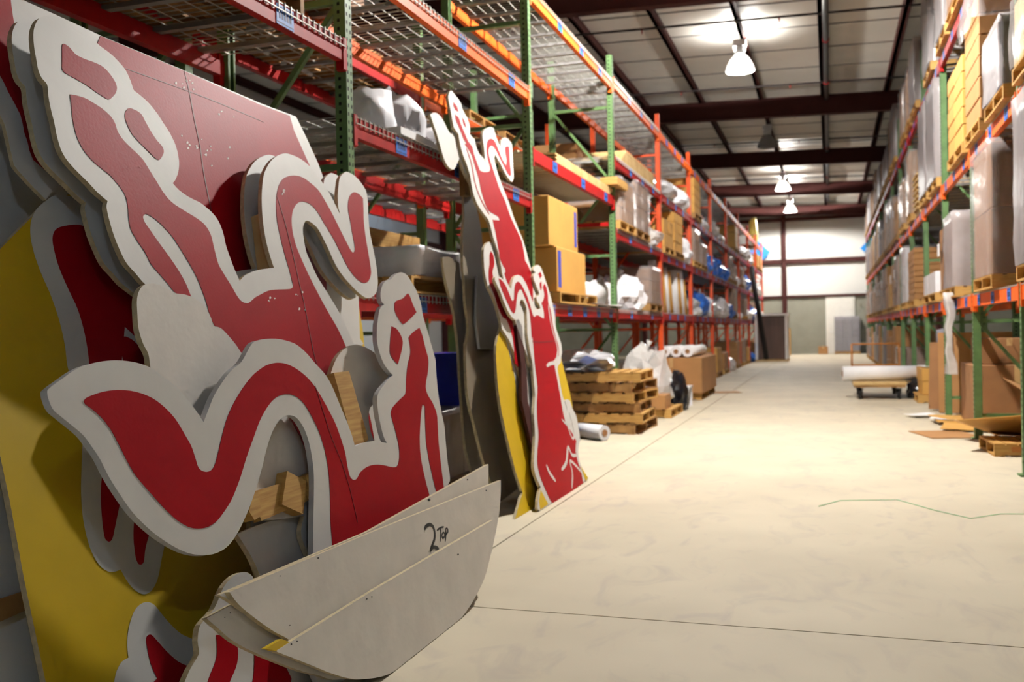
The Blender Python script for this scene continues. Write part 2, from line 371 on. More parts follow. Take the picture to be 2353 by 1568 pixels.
# left rack: front row next to the aisle and the row standing behind it
LX, LB = -2.72, -3.86                     # aisle face of the front row / of the row behind
LP = [1.44, 5.22, 8.97, 12.8, 16.58, 20.4, 24.2, 28.0, 31.85, 35.7, 39.5, 43.3]
LEV = {0: [2.93], 1: [1.44, 2.5, 3.54], 2: [1.46, 2.97, 4.55], 3: [1.46, 2.55, 3.54, 4.6]}
OD = ['first', 'second', 'third', 'fourth', 'fifth', 'sixth', 'seventh', 'eighth', 'ninth', 'tenth', 'eleventh', 'twelfth']
LVN = ['lowest', 'second lowest', 'third lowest', 'topmost']
def levels(b): return LEV.get(b, [1.46, 2.5, 3.54, 4.6])
for i, y in enumerate(LP):
    green = i <= 3
    if i: upright(LX, y, 1, 4.95 if i > 1 else 4.4, 'frame_green' if green else 'frame_orange',
            '%s rack frame, %s counting from the red signs, left of the aisle' % ('green' if green else 'orange', OD[i - 1]), holes=i <= 3)
    upright(LB, y, 1, 4.95, 'frame_green' if i < 4 else 'frame_orange', '%s rack frame in the rear left row, %s from the near end' % ('green' if i < 4 else 'orange', OD[i]))
def beam_col(b, z):
    if b == 1 and z > 3: return 'beam_orange'
    if b >= 2 and z > 4: return 'beam_orange'
    return 'beam_red'
for b in range(len(LP) - 1):
    y0, y1 = LP[b], LP[b + 1]
    for li, z in enumerate(levels(b)):
        m = beam_col(b, z); cn = m[5:]
        nm = LVN[li] if len(levels(b)) > 1 else 'only'
        tg = []
        if b == 0: tg = [4.25]
        elif b < 4: tg = [y0 + (y1 - y0) * f for f in ((.27, .72) if z < 3 else (.3, .55, .8))]
        else: tg = [y0 + (y1 - y0) * f for f in (.2, .45, .7)]
        tg = {(0, 0): [4.5], (1, 1): [5.94, 7.0, 8.44], (1, 2): [7.14, 8.38], (2, 1): [9.8, 11.03, 12.24], (2, 0): [9.6, 10.3, 11.0, 11.7, 12.4]}.get((b, li), tg)
        beam(LX, y0, y1, z, 1, m, '%s aisle-side rail, %s level of left rack bay %s from camera' % (cn, nm, OD[b]), tg, b < 3)
        beam(LX - .9 + .0, y0, y1, z, -1, 'beam_red' if b == 0 else m, '%s rear rail, %s level of left rack bay %s from camera' % (cn, nm, OD[b]))
        n = 3; wd = (y1 - y0 - .1) / n
        if (b, li) == (2, 1):
            t = thing('slat_deck', 'cream slatted deck on second shelf, above the honey cartons', 'slat deck', (LX - .45, (y0 + y1) / 2, z + .028))
            for k in range(22): put('slat', cached('slat', lambda: MB().box(-.42, .42, -.06, .06, 0, .022).mesh('slat', 'slat_cream')), t, (0, -1.74 + 3.48 * k / 21, 0))
            for x in (-.25, .25): MB().box(x - .02, x + .02, -1.8, 1.8, .022, .04).build('runner', 'slat_cream', t)
        elif b < 4:
            for k in range(n): deck(LX, y0 + .05 + wd * (k + .5), z + .068, wd - .015, 1, 'galvanised wire deck, %s level, left bay %s, panel %s from camera' % (nm, OD[b], OD[k]))
        else:
            deck(LX, (y0 + y1) / 2, z + .068, y1 - y0 - .1, 1, 'galvanised wire deck spanning the %s level of left bay %s' % (nm, OD[b]), fine=False)
for b in range(6):
    y0, y1 = LP[b], LP[b + 1]
    for li, z in enumerate([1.46, 2.62, 3.62]):
        m = 'beam_orange' if (b + li) % 2 == 0 else 'beam_red'
        beam(LB, y0, y1, z, 1, m, '%s front rail of rear left row, %s level, bay %s' % (m[5:], LVN[li], OD[b]))
        beam(LB - .9, y0, y1, z, -1, m, '%s back rail of rear left row, %s level, bay %s' % (m[5:], LVN[li], OD[b]))
        deck(LB, (y0 + y1) / 2, z + .068, y1 - y0 - .1, 1, 'wire deck of rear left row, %s level, bay %s' % (LVN[li], OD[b]), fine=False)
# right rack
RX = 1.45
RP = [5.85, 8.56, 11.26, 13.95, 16.65, 19.35, 22.05, 24.75, 27.45, 30.15, 32.85, 35.55, 38.25, 40.95]
for i, y in enumerate(RP):
    if i: upright(RX, y, -1, 5.6, 'frame_green', 'green rack frame, %s from the camera, right of the aisle' % ORD[i - 1], holes=i <= 4)
for b in range(len(RP) - 1):
    y0, y1 = RP[b], RP[b + 1]
    for li, z in enumerate([1.47, 3.0, 4.68]):
        m = 'beam_orange' if li < 2 else 'beam_red'
        beam(RX, y0, y1, z, -1, m, '%s aisle-side rail, %s level of right rack bay %s from camera' % (m[5:], LVN[li], ORD[b]), [y0 + (y1 - y0) * f for f in (.18, .5, .82)], b < 3)
        beam(RX + .9, y0, y1, z, 1, m, '%s rear rail, %s level of right rack bay %s from camera' % (m[5:], LVN[li], ORD[b]))
        deck(RX, (y0 + y1) / 2, z + .068, y1 - y0 - .1, -1, 'wire deck of right rack, %s level, bay %s from camera' % (LVN[li], ORD[b]), fine=False)
# ------------------------------------------------------------------ cut-out signs leaning on the left rack
class Lean:
    """board plane x = xb - k z, running along the aisle; 2-D coordinates on it are (y, z)"""
    def __init__(s, xb, k, off=0.):
        c = math.hypot(1, k); s.k = k; s.xb = xb + off * c; s.n = Vector((1, 0, k)) / c; s.base = (xb, k, off)
    def px(s, x, y):
        r = ROT @ Vector(((x - 1176.5) / FPX, (784 - y) / FPX, -1))
        t = (s.xb - s.k * CAMH) / (r.x + s.k * r.z); p = CAM + r * t
        return (p.y, max(p.z, .003))
    def at(s, q): return Vector((s.xb - s.k * q[1], q[0], q[1]))
    def up(s, d): return Lean(s.base[0], s.base[1], s.base[2] + d)
def trace(ox, oy, sc, *pts): return [(ox + x / sc, oy + y / sc) for x, y in pts]
def smooth(q, sub=4):
    out = []; n = len(q)
    for i in range(n):
        p0, p1, p2, p3 = (Vector(q[(i + j) % n]) for j in (-1, 0, 1, 2))
        if (p2 - p1).length < 1e-6: continue
        k = sub if (p2 - p1).length > .012 else 2
        # sharp corners stay sharp
        def tan(a, b, c):
            u, v = b - a, c - b
            if u.length < 1e-9 or v.length < 1e-9: return Vector((0, 0))
            if u.angle(v) > 1.15: return Vector((0, 0))
            return (c - a) * .5 * min(1, 2 * (p2 - p1).length / (u.length + v.length))
        m1, m2 = tan(p0, p1, p2), tan(p1, p2, p3)
        for s_ in range(k):
            t = s_ / k; t2, t3 = t * t, t * t * t
            out.append(p1 * (2 * t3 - 3 * t2 + 1) + m1 * (t3 - 2 * t2 + t) + p2 * (-2 * t3 + 3 * t2) + m2 * (t3 - t2))
    return out
def cut(name, pl, pts, th, mats, parent=None, sub=4, plane_pts=False, **kw):
    q = [tuple(p) if plane_pts else pl.px(*p) for p in pts]
    q = smooth(q, sub) if sub > 1 else [Vector(p) for p in q]
    ar = sum(q[i].x * q[(i + 1) % len(q)].y - q[(i + 1) % len(q)].x * q[i].y for i in range(len(q)))
    if ar < 0: q.reverse()
    n = len(q); f = [pl.at(p) for p in q]; b = [p - pl.n * th for p in f]
    mb = MB(); mb.add(f + b, [list(range(n)), list(range(2 * n - 1, n - 1, -1))], 0)
    mb.f += [[i, n + i, n + (i + 1) % n, (i + 1) % n] for i in range(n)]; mb.mi += [min(1, len(mats) - 1) if not isinstance(mats, str) else 0] * n; mb.sm += [False] * n
    if any(v.z < 0 for v in b):
        mb.v = [(v[0], v[1], max(v[2], .0)) for v in mb.v]
    return mb.build(name, mats, parent, **kw)
def ribbon(name, pl, pts, w_, m, parent, th=.001, plane_pts=False, taper=False):
    q = [Vector(p) if plane_pts else Vector(pl.px(*p)) for p in pts]
    # open smooth line
    o = []
    for i in range(len(q) - 1):
        p0, p1, p2, p3 = q[max(i - 1, 0)], q[i], q[i + 1], q[min(i + 2, len(q) - 1)]
        for s_ in range(5):
            t = s_ / 5; m1, m2 = (p2 - p0) * .5, (p3 - p1) * .5
            o.append(p1 * (2 * t**3 - 3 * t**2 + 1) + m1 * (t**3 - 2 * t**2 + t) + p2 * (-2 * t**3 + 3 * t**2) + m2 * (t**3 - t**2))
    o.append(q[-1]); L, R = [], []
    for i, p in enumerate(o):
        d = (o[min(i + 1, len(o) - 1)] - o[max(i - 1, 0)]).normalized(); nn = Vector((-d.y, d.x))
        e = min(i, len(o) - 1 - i); k = min(1, .55 + .2 * e)
        if taper: k *= .35 + .65 * i / len(o)
        L.append(p + nn * w_ / 2 * k); R.append(p - nn * w_ / 2 * k)
    return cut(name, pl, L + R[::-1], th, m, parent, sub=1, plane_pts=True)
c1 = lambda *p: trace(0, 0, 3.1367, *p)
c2 = lambda *p: trace(400, 0, 3.1367, *p)
c3 = lambda *p: trace(0, 400, 3.1367, *p)
c4 = lambda *p: trace(400, 300, 3.1367, *p)
c5 = lambda *p: trace(0, 800, 3.1367, *p)
c6 = lambda *p: trace(500, 700, 3.1367, *p)
c7 = lambda *p: trace(0, 1100, 3.35, *p)
c8 = lambda *p: trace(450, 1050, 3.0267, *p)
BW = ['board', 'white_edge']; BP = ['board', 'ply_edge']
PE, PC, PD, PB, PK = Lean(-1.99, .27), Lean(-1.79, .28), Lean(-1.705, .235), Lean(-1.66, .2), Lean(-1.72, .2)
# --- back sign: big panel with a red bull on a yellow sun, white outline
sg = thing('painted_sign', 'large backmost sign, red and white animal painted over yellow sun, straight top edge under rack', 'sign', (PE.xb, 2.6, 0))
sg_inv = lambda o: setattr(o, 'matrix_parent_inverse', Matrix.Translation(sg.location).inverted()) or o
def part(o, root): o.matrix_parent_inverse = Matrix.Translation(root.location).inverted(); return o
top = [PE.px(-60, -40)]
# yellow sun panel (behind the red overlay)
yp = [PE.px(x, y) for x, y in ((-30, 640), (0, 573), (55, 517), (110, 462), (180, 440), (260, 460), (420, 560), (640, 560), (760, 620), (822, 690), (834, 760), (838, 800))] + [(4.3, .75), (3.9, .25), (3.5, .0031), (1.95, .003)] + [PE.px(x, y) for x, y in ((105, 1568), (55, 1330), (22, 1150), (-10, 1000), (-40, 800))]
part(cut('yellow_panel', PE, yp, .02, ['yellow_paint', 'ply_edge'], sg, 1, True), sg)
PR = PE.up(.012)
rp_ = c1((-200, -60), (170, 2), (400, 105), (730, 258), (1310, 500), (1880, 745)) + [(680, 268)] + c4((930, 0), (1040, 240), (1105, 420), (1180, 640), (1260, 900), (1330, 1200), (1340, 1500)) + [(835, 790), (800, 840), (640, 830), (470, 640), (400, 520), (340, 480), (214, 462)] + c1((430, 1310), (330, 1440), (240, 1350), (130, 1230), (100, 1190), (35, 900), (0, 830), (-200, 560))
rb = part(cut('animal_panel', PR, rp_, .014, BP, sg, 1), sg)
PV = PR.up(.0015)
part(cut('red_vinyl', PV, c1((725, 258), (1310, 503), (1870, 752)) + [(666, 266)] + c4((865, 0), (985, 270), (1040, 420), (1060, 700), (1100, 1000), (1100, 1300)) + [(720, 800), (560, 760), (420, 560), (300, 300), (222, 104)], .001, 'red_vinyl', sg, 1), sg)
part(cut('red_vinyl', PV, c1((-200, -60), (75, -30), (85, 60), (110, 200), (160, 350), (205, 440), (270, 600), (330, 1000), (480, 1250), (640, 1440), (560, 1420), (430, 1310), (240, 1150), (200, 1020), (175, 950), (150, 830), (60, 660), (0, 540), (-200, 300)), .001, 'red_vinyl', sg, 2), sg)
for a, b_ in (((1325, 505), (1345, 600)),): pass
part(ribbon('panel_seam', PV.up(.0012), c1((1330, 510), (1365, 660), (1400, 850), (1440, 1040), (1470, 1250), (1520, 1500), (1540, 1620)), .007, 'seam', sg), sg)
part(ribbon('panel_edge_band', PV.up(.0008), c1((880, 485), (1200, 600), (1560, 735), (1900, 880)) , .004, 'seam', sg), sg)
rnd = random.Random(3)
for k in range(26):
    bx, by = rnd.choice([(1440, 1040), (1370, 1040), (1500, 1100), (1590, 1150), (1370, 560), (1640, 820), (1330, 590)])
    x, y = bx + rnd.gauss(0, 45), by + rnd.gauss(0, 40); r = rnd.uniform(3, 11)
    part(cut('paint_chip', PV.up(.001), c1(*[(x + r * rnd.uniform(.5, 1.3) * math.cos(a), y + r * rnd.uniform(.5, 1.3) * math.sin(a)) for a in [6.283 * j / 6 for j in range(6)]]), .0006, 'chip', sg, 1), sg)
# painted limbs over the yellow (white vinyl then red)
PY = PE.up(.0015)
part(cut('white_vinyl', PY, c3((340, 185), (420, 150), (560, 180), (700, 300), (800, 500), (950, 760), (1020, 900), (1060, 1200), (1100, 1420), (900, 1430), (700, 1440), (500, 1430), (485, 1370), (470, 1240), (430, 1060), (370, 880), (300, 720), (250, 580), (222, 450), (225, 340), (260, 260)), .001, 'board', sg), sg)
part(cut('red_vinyl', PY.up(.001), c3((380, 470), (395, 410), (440, 380), (560, 365), (640, 400), (720, 520), (820, 700), (950, 850), (1000, 1000), (1040, 1250), (1090, 1450), (900, 1450), (885, 1330), (868, 1210), (880, 1180), (905, 1172), (960, 1200), (1020, 1260), (1000, 1200), (900, 1100), (870, 1440), (650, 1440), (635, 1280), (605, 1120), (560, 970), (490, 820), (430, 680), (395, 560)), .001, 'red_vinyl', sg), sg)
part(cut('white_vinyl', PY, c7((640, -300), (625, 60), (640, 300), (690, 520), (760, 660), (850, 722), (930, 700), (980, 790), (1040, 860), (1110, 892), (1170, 860), (1215, 770), (1245, 620), (1270, 500), (1300, 300), (1250, 100), (1000, -200)), .001, 'board', sg), sg)
part(cut('red_vinyl', PY.up(.001), c7((830, -300), (785, 0), (778, 150), (790, 330), (810, 460), (840, 487), (865, 465), (885, 380), (930, 170), (1000, -60), (980, -300)), .001, 'red_vinyl', sg), sg)
part(cut('red_vinyl', PY.up(.001), c7((1060, 200), (1035, 330), (1030, 460), (1045, 600), (1065, 655), (1090, 662), (1108, 640), (1120, 540), (1160, 400), (1220, 280), (1160, 100)), .001, 'red_vinyl', sg), sg)
lowleg = [PY.px(*p) for p in c7((880, 1568), (900, 1480), (940, 1410), (990, 1380), (980, 1280), (990, 1160), (1030, 1030), (1080, 970), (1135, 952), (1190, 975), (1250, 1050), (1320, 1130), (1400, 1200), (1500, 1245), (1620, 1330), (1700, 1450), (1750, 1568))] + [(2.9, .02), (2.2, .02)]
part(cut('white_vinyl', PY, lowleg, .001, 'board', sg, 3, True), sg)
part(cut('red_vinyl', PY.up(.001), [PY.px(*p) for p in c7((1125, 1260), (1130, 1215), (1160, 1202), (1200, 1240), (1280, 1330), (1370, 1410), (1470, 1465), (1500, 1568))] + [(2.6, .1), (2.3, .1)] + [PY.px(*p) for p in c7((1210, 1540), (1160, 1430))], .001, 'red_vinyl', sg, 3, True), sg)
# --- pale boards behind, at the left edge
ob = thing('blank_sign_board', 'pale blank board at far left edge, behind the yellow sun panel', 'board', (-2.1, 1.7, 0))
PH = Lean(-2.1, .29)
part(cut('panel', PH, [(1.1, .003), (2.35, .003), (2.45, 1.0), (2.75, 1.5), (2.9, 2.0), (1.2, 2.1)], .02, ['board', 'ply_edge'], ob, 1, True), ob)
part(cut('batten', PH.up(.045), [PH.px(*p) for p in ((-60, 1385), (60, 1345), (64, 1385), (-60, 1440))], .044, 'wood_old', ob, 1, True), ob)
# --- middle sign: head and looping tail, doubled boards
mc = thing('cutout_sign', 'tallest red cut-out sign with white outline, topmost of the near stack', 'sign', (PC.xb, 3.0, 0))
Cout = c1((250, 190), (285, 130), (360, 112), (440, 130), (490, 170), (540, 220), (620, 262), (690, 300), (720, 330), (800, 390), (860, 450), (905, 505), (940, 580), (965, 650), (990, 670), (1060, 730), (1120, 800), (1180, 890), (1230, 970), (1270, 1060), (1290, 1160), (1285, 1240), (1262, 1300), (1245, 1320), (1290, 1370), (1360, 1420), (1440, 1460)) + \
  c3((1480, 235), (1540, 290), (1580, 350), (1610, 430), (1630, 520), (1665, 620), (1700, 710), (1728, 770), (1760, 735)) + \
  c4((510, 1045), (560, 1020), (620, 1003), (720, 990), (690, 900), (660, 780), (640, 650), (632, 520), (636, 400), (650, 310), (690, 230), (740, 185), (800, 165), (860, 180), (920, 210), (975, 255), (1030, 320), (1100, 420), (1150, 510), (1198, 610), (1185, 560), (1180, 480), (1185, 400), (1195, 340), (1220, 310), (1245, 298), (1300, 325), (1350, 380), (1385, 440), (1397, 520), (1400, 620), (1412, 740), (1435, 850), (1455, 960), (1467, 1060), (1467, 1130), (1450, 1180), (1415, 1205), (1380, 1205), (1330, 1170), (1270, 1110), (1210, 1040), (1160, 960), (1110, 850), (1060, 750), (1030, 700), (990, 665), (960, 650), (940, 665), (928, 710), (935, 780), (955, 880), (990, 960), (1030, 1050), (1080, 1130), (1130, 1210), (1190, 1310), (1240, 1410), (1300, 1550)) + [(850, 900), (880, 1020)]
Cl = c3((980, 720), (910, 640), (860, 540), (820, 440), (790, 340), (768, 240), (775, 195), (700, 130)) + c1((640, 1320), (540, 1220), (480, 1150), (440, 1080), (410, 980), (390, 880), (365, 780), (350, 700), (340, 610), (300, 560), (275, 500), (260, 420), (245, 330), (240, 250))
Cq = [PC.px(*p) for p in Cout] + [(3.75, .35), (3.7, .003), (3.15, .003), (3.0, .45)] + [PC.px(*p) for p in [(660, 1000), (560, 860), (430, 730), (332, 652)] + Cl]
fb = part(cut('front_board', PC, Cq, .02, BP, mc, 4, True), mc)
def clear_rest(q): return q
PC2 = PC.up(-.085)
part(cut('rear_board', PC2, Cq, .02, BP, mc, 4, True), mc)
for pts in (c4((640, 590), (660, 590), (725, 985), (690, 990)),):
    part(cut('wood_spacer', PC.up(-.021), pts, .062, 'wood_pale', mc, 1), mc)
PCb = PC.up(-.108)
part(cut('shade_board', PCb, [(345, 690), (420, 720), (520, 800), (640, 830), (700, 900), (720, 1000), (560, 960), (540, 1100), (500, 1210), (440, 1215), (360, 1150), (300, 1070), (250, 990), (215, 930), (230, 880), (340, 860), (350, 760)], .02, ['board_raw', 'ply_edge'], mc, 1), mc)  # unseen board, added to keep the near lamp off the yellow panel
PCv = PC.up(.0015)
part(cut('red_vinyl', PCv, c1((450, 325), (465, 317), (500, 340), (545, 390), (600, 420), (680, 450), (740, 480), (790, 530), (830, 590), (843, 630), (835, 670), (810, 700), (785, 717), (750, 700), (690, 660), (620, 610), (540, 565), (470, 525), (450, 500), (448, 420)), .001, 'red_vinyl', mc), mc)
part(cut('red_vinyl', PCv, c1((905, 810), (930, 780), (980, 795), (1020, 825), (1050, 880), (1090, 950), (1130, 1010), (1165, 1050), (1180, 1080), (1178, 1110), (1150, 1153), (1120, 1140), (1060, 1080), (1000, 1020), (950, 960), (920, 900), (903, 850)), .001, 'red_vinyl', mc), mc)
Rm = c1((505, 680), (560, 690), (620, 710), (680, 745), (740, 785), (800, 840), (830, 890), (850, 950), (890, 1010), (950, 1070), (1030, 1150), (1080, 1230), (1130, 1310), (1180, 1390), (1230, 1450), (1310, 1510)) + \
  c3((1260, 220), (1330, 265), (1420, 320), (1480, 370), (1520, 440), (1545, 540), (1575, 650), (1620, 730), (1670, 810), (1710, 880), (1745, 920), (1790, 930), (1840, 890)) + \
  c4((610, 1190), (680, 1155), (740, 1147), (800, 1145), (845, 1140), (860, 1120), (850, 1080), (830, 1000), (800, 900), (770, 780), (745, 660), (737, 560), (740, 470), (755, 400), (785, 350), (830, 328), (880, 325), (930, 340), (980, 375), (1040, 430), (1090, 510), (1140, 600), (1190, 700), (1240, 800), (1275, 865), (1290, 880), (1302, 865), (1300, 820), (1285, 740), (1270, 650), (1255, 570), (1258, 500), (1275, 460), (1300, 445), (1335, 460), (1362, 490), (1365, 560), (1368, 660), (1380, 760), (1400, 880), (1415, 970), (1420, 1030), (1405, 1080), (1380, 1098), (1345, 1090), (1300, 1050), (1250, 980), (1200, 880), (1150, 780), (1090, 680), (1030, 580), (980, 530), (930, 512), (890, 525), (860, 570), (848, 640), (855, 730), (880, 830), (920, 930), (970, 1040), (1030, 1160), (1100, 1290), (1180, 1430), (1235, 1550)) + \
  [(835, 900), (862, 1030), (850, 1150), (720, 1150), (700, 1030), (640, 920), (560, 830)] + \
  c3((1540, 1080), (1480, 900), (1430, 770), (1380, 670), (1320, 570), (1250, 460), (1170, 370), (1100, 310), (1055, 288), (1032, 305), (1040, 340), (1080, 400), (1150, 500), (1230, 610), (1290, 700), (1340, 790), (1380, 890), (1300, 880), (1250, 840), (1210, 790), (1150, 720), (1090, 650), (1050, 570), (990, 480), (945, 400), (930, 330), (925, 250)) + \
  c1((930, 1568), (920, 1470), (900, 1400), (860, 1340), (800, 1270), (740, 1220), (670, 1160), (610, 1090), (570, 1020), (545, 950), (525, 860), (515, 760))
part(cut('red_vinyl', PCv, Rm, .001, 'red_vinyl', mc), mc)
part(ribbon('panel_seam', PCv.up(.0012), c4((745, 480), (800, 660), (860, 900), (900, 1080), (950, 1300), (1000, 1568)) + c6((720, 440),), .005, 'seam', mc), mc)
for k in range(14):
    bx, by = rnd.choice([(925, 1290), (700, 1225), (780, 430), (900, 1190)]); x, y = bx + rnd.gauss(0, 14), by + rnd.gauss(0, 16); r = rnd.uniform(4, 12)
    part(cut('paint_chip', PCv.up(.001), c4(*[(x + r * rnd.uniform(.4, 1.3) * math.cos(a), y + r * rnd.uniform(.5, 1.3) * math.sin(a)) for a in [6.283 * j / 6 for j in range(6)]]), .0006, 'chip', mc, 1), mc)
# --- blank reverse of a cut-out, between the two red ones
md = thing('blank_cutout_board', 'blank off-white cut-out turned face back, sandwiched between two red cut-outs', 'sign', (PD.xb, 3.0, 0))
Dq = c3((1050, 795), (1120, 792), (1190, 820), (1260, 858), (1330, 868), (1400, 895), (1460, 940), (1510, 1010), (1540, 1100), (1590, 1110), (1650, 1170), (1700, 1230), (1730, 1275)) + [(600, 880), (646, 963), (685, 1006), (704, 1044), (717, 1083), (728, 1110), (745, 1000), (757, 875), (765, 843), (777, 818), (796, 799), (819, 792), (841, 799), (860, 811), (876, 827), (905, 863), (895, 900), (872, 930), (862, 929), (853, 934), (847, 955), (850, 985), (860, 1014), (875, 1040), (930, 1060), (940, 1100)]
Dq = [PD.px(*p) for p in Dq] + [(3.65, .5), (3.6, .003), (3.2, .003), (3.05, .5)] + [PD.px(*p) for p in [(700, 1185), (600, 1195), (540, 1150), (470, 1060), (400, 960), (360, 890)] + c3((1085, 1400), (1070, 1300), (1030, 1220), (1000, 1120), (990, 1010), (988, 900), (1010, 830))]
part(cut('panel', PD, Dq, .02, ['board_raw', 'ply_edge'], md, 4, True), md)
def wood_piece(pts, dz, th): part(cut('wood_batten', PD.up(dz), pts, th, 'wood', md, 1), md)
wood_piece([(767, 857), (802, 853), (847, 1010), (830, 1030), (812, 1020)], .036, .035)
wood_piece([(585, 1130), (660, 1107), (745, 1080), (745, 1135), (700, 1155), (600, 1198)], .03, .029)
wood_piece([(660, 1083), (704, 1106), (697, 1182), (648, 1160)], .045, .044)
wood_piece([(584, 1130), (592, 1128), (604, 1185), (585, 1196), (572, 1175)], .042, .04)
wood_piece([(703, 1093), (730, 1080), (735, 1140), (715, 1146)], .044, .042)
# --- front cut-out
mf = thing('cutout_sign', 'red cut-out sign with white outline, frontmost, behind the 2 TOP boards', 'sign', (PB.xb, 3.0, 0))
Bo = c5((340, 310), (345, 355), (380, 440), (440, 495), (520, 560), (600, 630), (660, 710), (720, 800), (780, 920), (860, 1050), (960, 1190), (1080, 1310), (1200, 1400), (1320, 1465), (1420, 1492), (1520, 1490), (1600, 1460), (1660, 1410), (1720, 1320), (1790, 1170), (1840, 1030)) + \
  c6((310, 1220), (340, 1100), (375, 970), (410, 890), (450, 830), (500, 800), (550, 805), (590, 840), (630, 910), (660, 1000), (680, 1100), (692, 1200), (695, 1320), (690, 1568)) + [(719, 1278)]
Bo2 = c6((1675, 1270), (1660, 1150), (1645, 1000), (1635, 880), (1610, 760), (1590, 640), (1575, 480), (1570, 400), (1540, 290), (1510, 180), (1480, 80)) + \
  c4((1780, 1250), (1750, 1160), (1710, 1090), (1680, 1045), (1640, 1023), (1600, 1035), (1560, 1075), (1530, 1080), (1500, 1120), (1488, 1180), (1495, 1230), (1515, 1255), (1490, 1275), (1475, 1320), (1465, 1400)) + \
  c6((1150, 130), (1148, 250), (1165, 340), (1195, 420), (1235, 480), (1265, 510), (1240, 530), (1200, 580), (1170, 620), (1150, 670), (1155, 760), (1175, 870), (1200, 960), (1222, 1000), (1170, 990), (1120, 985), (1060, 995), (1020, 1010), (990, 1025), (970, 950), (930, 840), (880, 720), (830, 600), (780, 510), (700, 420), (640, 350), (570, 290), (500, 262), (420, 247), (320, 252), (250, 280)) + \
  c5((1740, 100), (1660, 170), (1600, 250), (1540, 350), (1500, 450), (1468, 535), (1420, 460), (1350, 370), (1270, 280), (1180, 210), (1090, 145), (1000, 110), (900, 92), (800, 90), (700, 103), (600, 130), (520, 170), (450, 220), (380, 270), (345, 300))
Bq = [PB.px(*p) for p in Bo] + [(2.85, .2), (2.9, .003), (3.7, .003), (3.9, .3)] + [PB.px(*p) for p in Bo2]
part(cut('board', PB, Bq, .022, BW, mf, 4, True), mf)
PBv = PB.up(.0015)
Br = c5((605, 385), (620, 362), (680, 335), (760, 312), (850, 303), (950, 310), (1040, 335), (1120, 375), (1200, 440), (1270, 520), (1330, 620), (1380, 710), (1410, 800), (1430, 860), (1455, 885), (1490, 893), (1525, 880), (1550, 840), (1575, 750), (1600, 640), (1640, 500), (1690, 390), (1750, 290), (1820, 200)) + \
  c6((311, 464), (360, 435), (430, 420), (500, 430), (570, 465), (640, 520), (700, 590), (750, 670), (800, 760), (850, 860), (890, 970), (920, 1070), (935, 1160), (955, 1240), (980, 1265), (1005, 1255), (1030, 1210), (1080, 1170), (1140, 1155), (1200, 1160), (1260, 1173), (1295, 1165), (1310, 1110), (1308, 1030), (1290, 940), (1265, 850), (1250, 790), (1258, 750), (1290, 710), (1330, 670), (1355, 640), (1360, 540), (1370, 440), (1390, 350), (1385, 280), (1378, 240), (1410, 200), (1455, 168), (1475, 220), (1500, 320), (1520, 400), (1515, 490), (1500, 590), (1515, 650), (1550, 710), (1580, 790), (1588, 900), (1595, 1010), (1610, 1150), (1630, 1310), (1640, 1400), (1588, 1400), (1575, 1345), (1530, 1150), (1505, 1000), (1497, 850), (1493, 735), (1478, 725), (1470, 760), (1462, 850), (1457, 980), (1465, 1100), (1490, 1230), (1525, 1370), (1540, 1440), (830, 1750), (815, 1560), (812, 1400), (805, 1250), (790, 1130), (760, 1000), (720, 890), (670, 790), (620, 710), (560, 660), (500, 647), (440, 660), (390, 700), (340, 770), (300, 850), (260, 960), (210, 1100), (160, 1260), (100, 1410)) + \
  c5((1598, 1206), (1560, 1250), (1500, 1290), (1430, 1302), (1360, 1290), (1270, 1235), (1180, 1150), (1090, 1050), (980, 920), (910, 800), (860, 700), (800, 590), (740, 510), (670, 445), (615, 405))
part(cut('red_vinyl', PBv, Br, .001, 'red_vinyl', mf), mf)
part(cut('red_vinyl', PBv, c4((1590, 1250), (1605, 1228), (1650, 1210), (1685, 1175), (1700, 1195), (1720, 1250), (1748, 1310), (1700, 1360), (1650, 1395), (1615, 1350), (1592, 1300)), .001, 'red_vinyl', mf), mf)
part(cut('red_vinyl', PBv, c6((1255, 158), (1290, 175), (1320, 220), (1335, 270), (1325, 340), (1300, 430), (1270, 400), (1243, 350), (1245, 260), (1250, 200)), .001, 'red_vinyl', mf), mf)
part(ribbon('panel_seam', PBv.up(.0012), c6((700, 570), (760, 760), (820, 950), (900, 1150), (960, 1350), (1010, 1568)), .003, 'seam', mf), mf)
# --- low cut-out in the shade and grey disc piece behind the front sign
mk = thing('cutout_sign', 'small shaded red and white cut-out at floor, under the 2 TOP boards', 'sign', (PK.xb, 2.4, 0))
kq = [PK.px(*p) for p in ((412, 1600), (436, 1540), (457, 1503), (454, 1473), (460, 1437), (492, 1400), (513, 1351), (537, 1324), (561, 1315), (580, 1325), (600, 1380), (660, 1450), (760, 1530))] + [(2.75, .003), (2.05, .003)]
part(cut('board', PK, kq, .02, BP, mk, 3, True), mk)
for pts in ([(497, 1460), (520, 1462), (545, 1485), (545, 1525), (528, 1568), (500, 1640), (455, 1640), (480, 1560), (498, 1510)], [(585, 1500), (640, 1510), (670, 1560), (650, 1640), (560, 1640), (582, 1560)]):
    part(cut('red_vinyl', PK.up(.0015), pts, .001, 'red_vinyl', mk), mk)
PM = Lean(-1.735, .235)
mm = thing('disc_board', 'dim grey quarter-round board seen through the arch of the front red cut-out', 'board', (PM.xb, 2.6, 0))
part(cut('panel', PM, [PM.px(*p) for p in ((545, 1228), (575, 1275), (598, 1325), (620, 1400))] + [(2.8, .003), (3.1, .003)] + [PM.px(*p) for p in ((790, 1300), (780, 1225), (735, 1185), (640, 1192))], .02, ['board_raw', 'ply_edge'], mm, 2, True), mm)
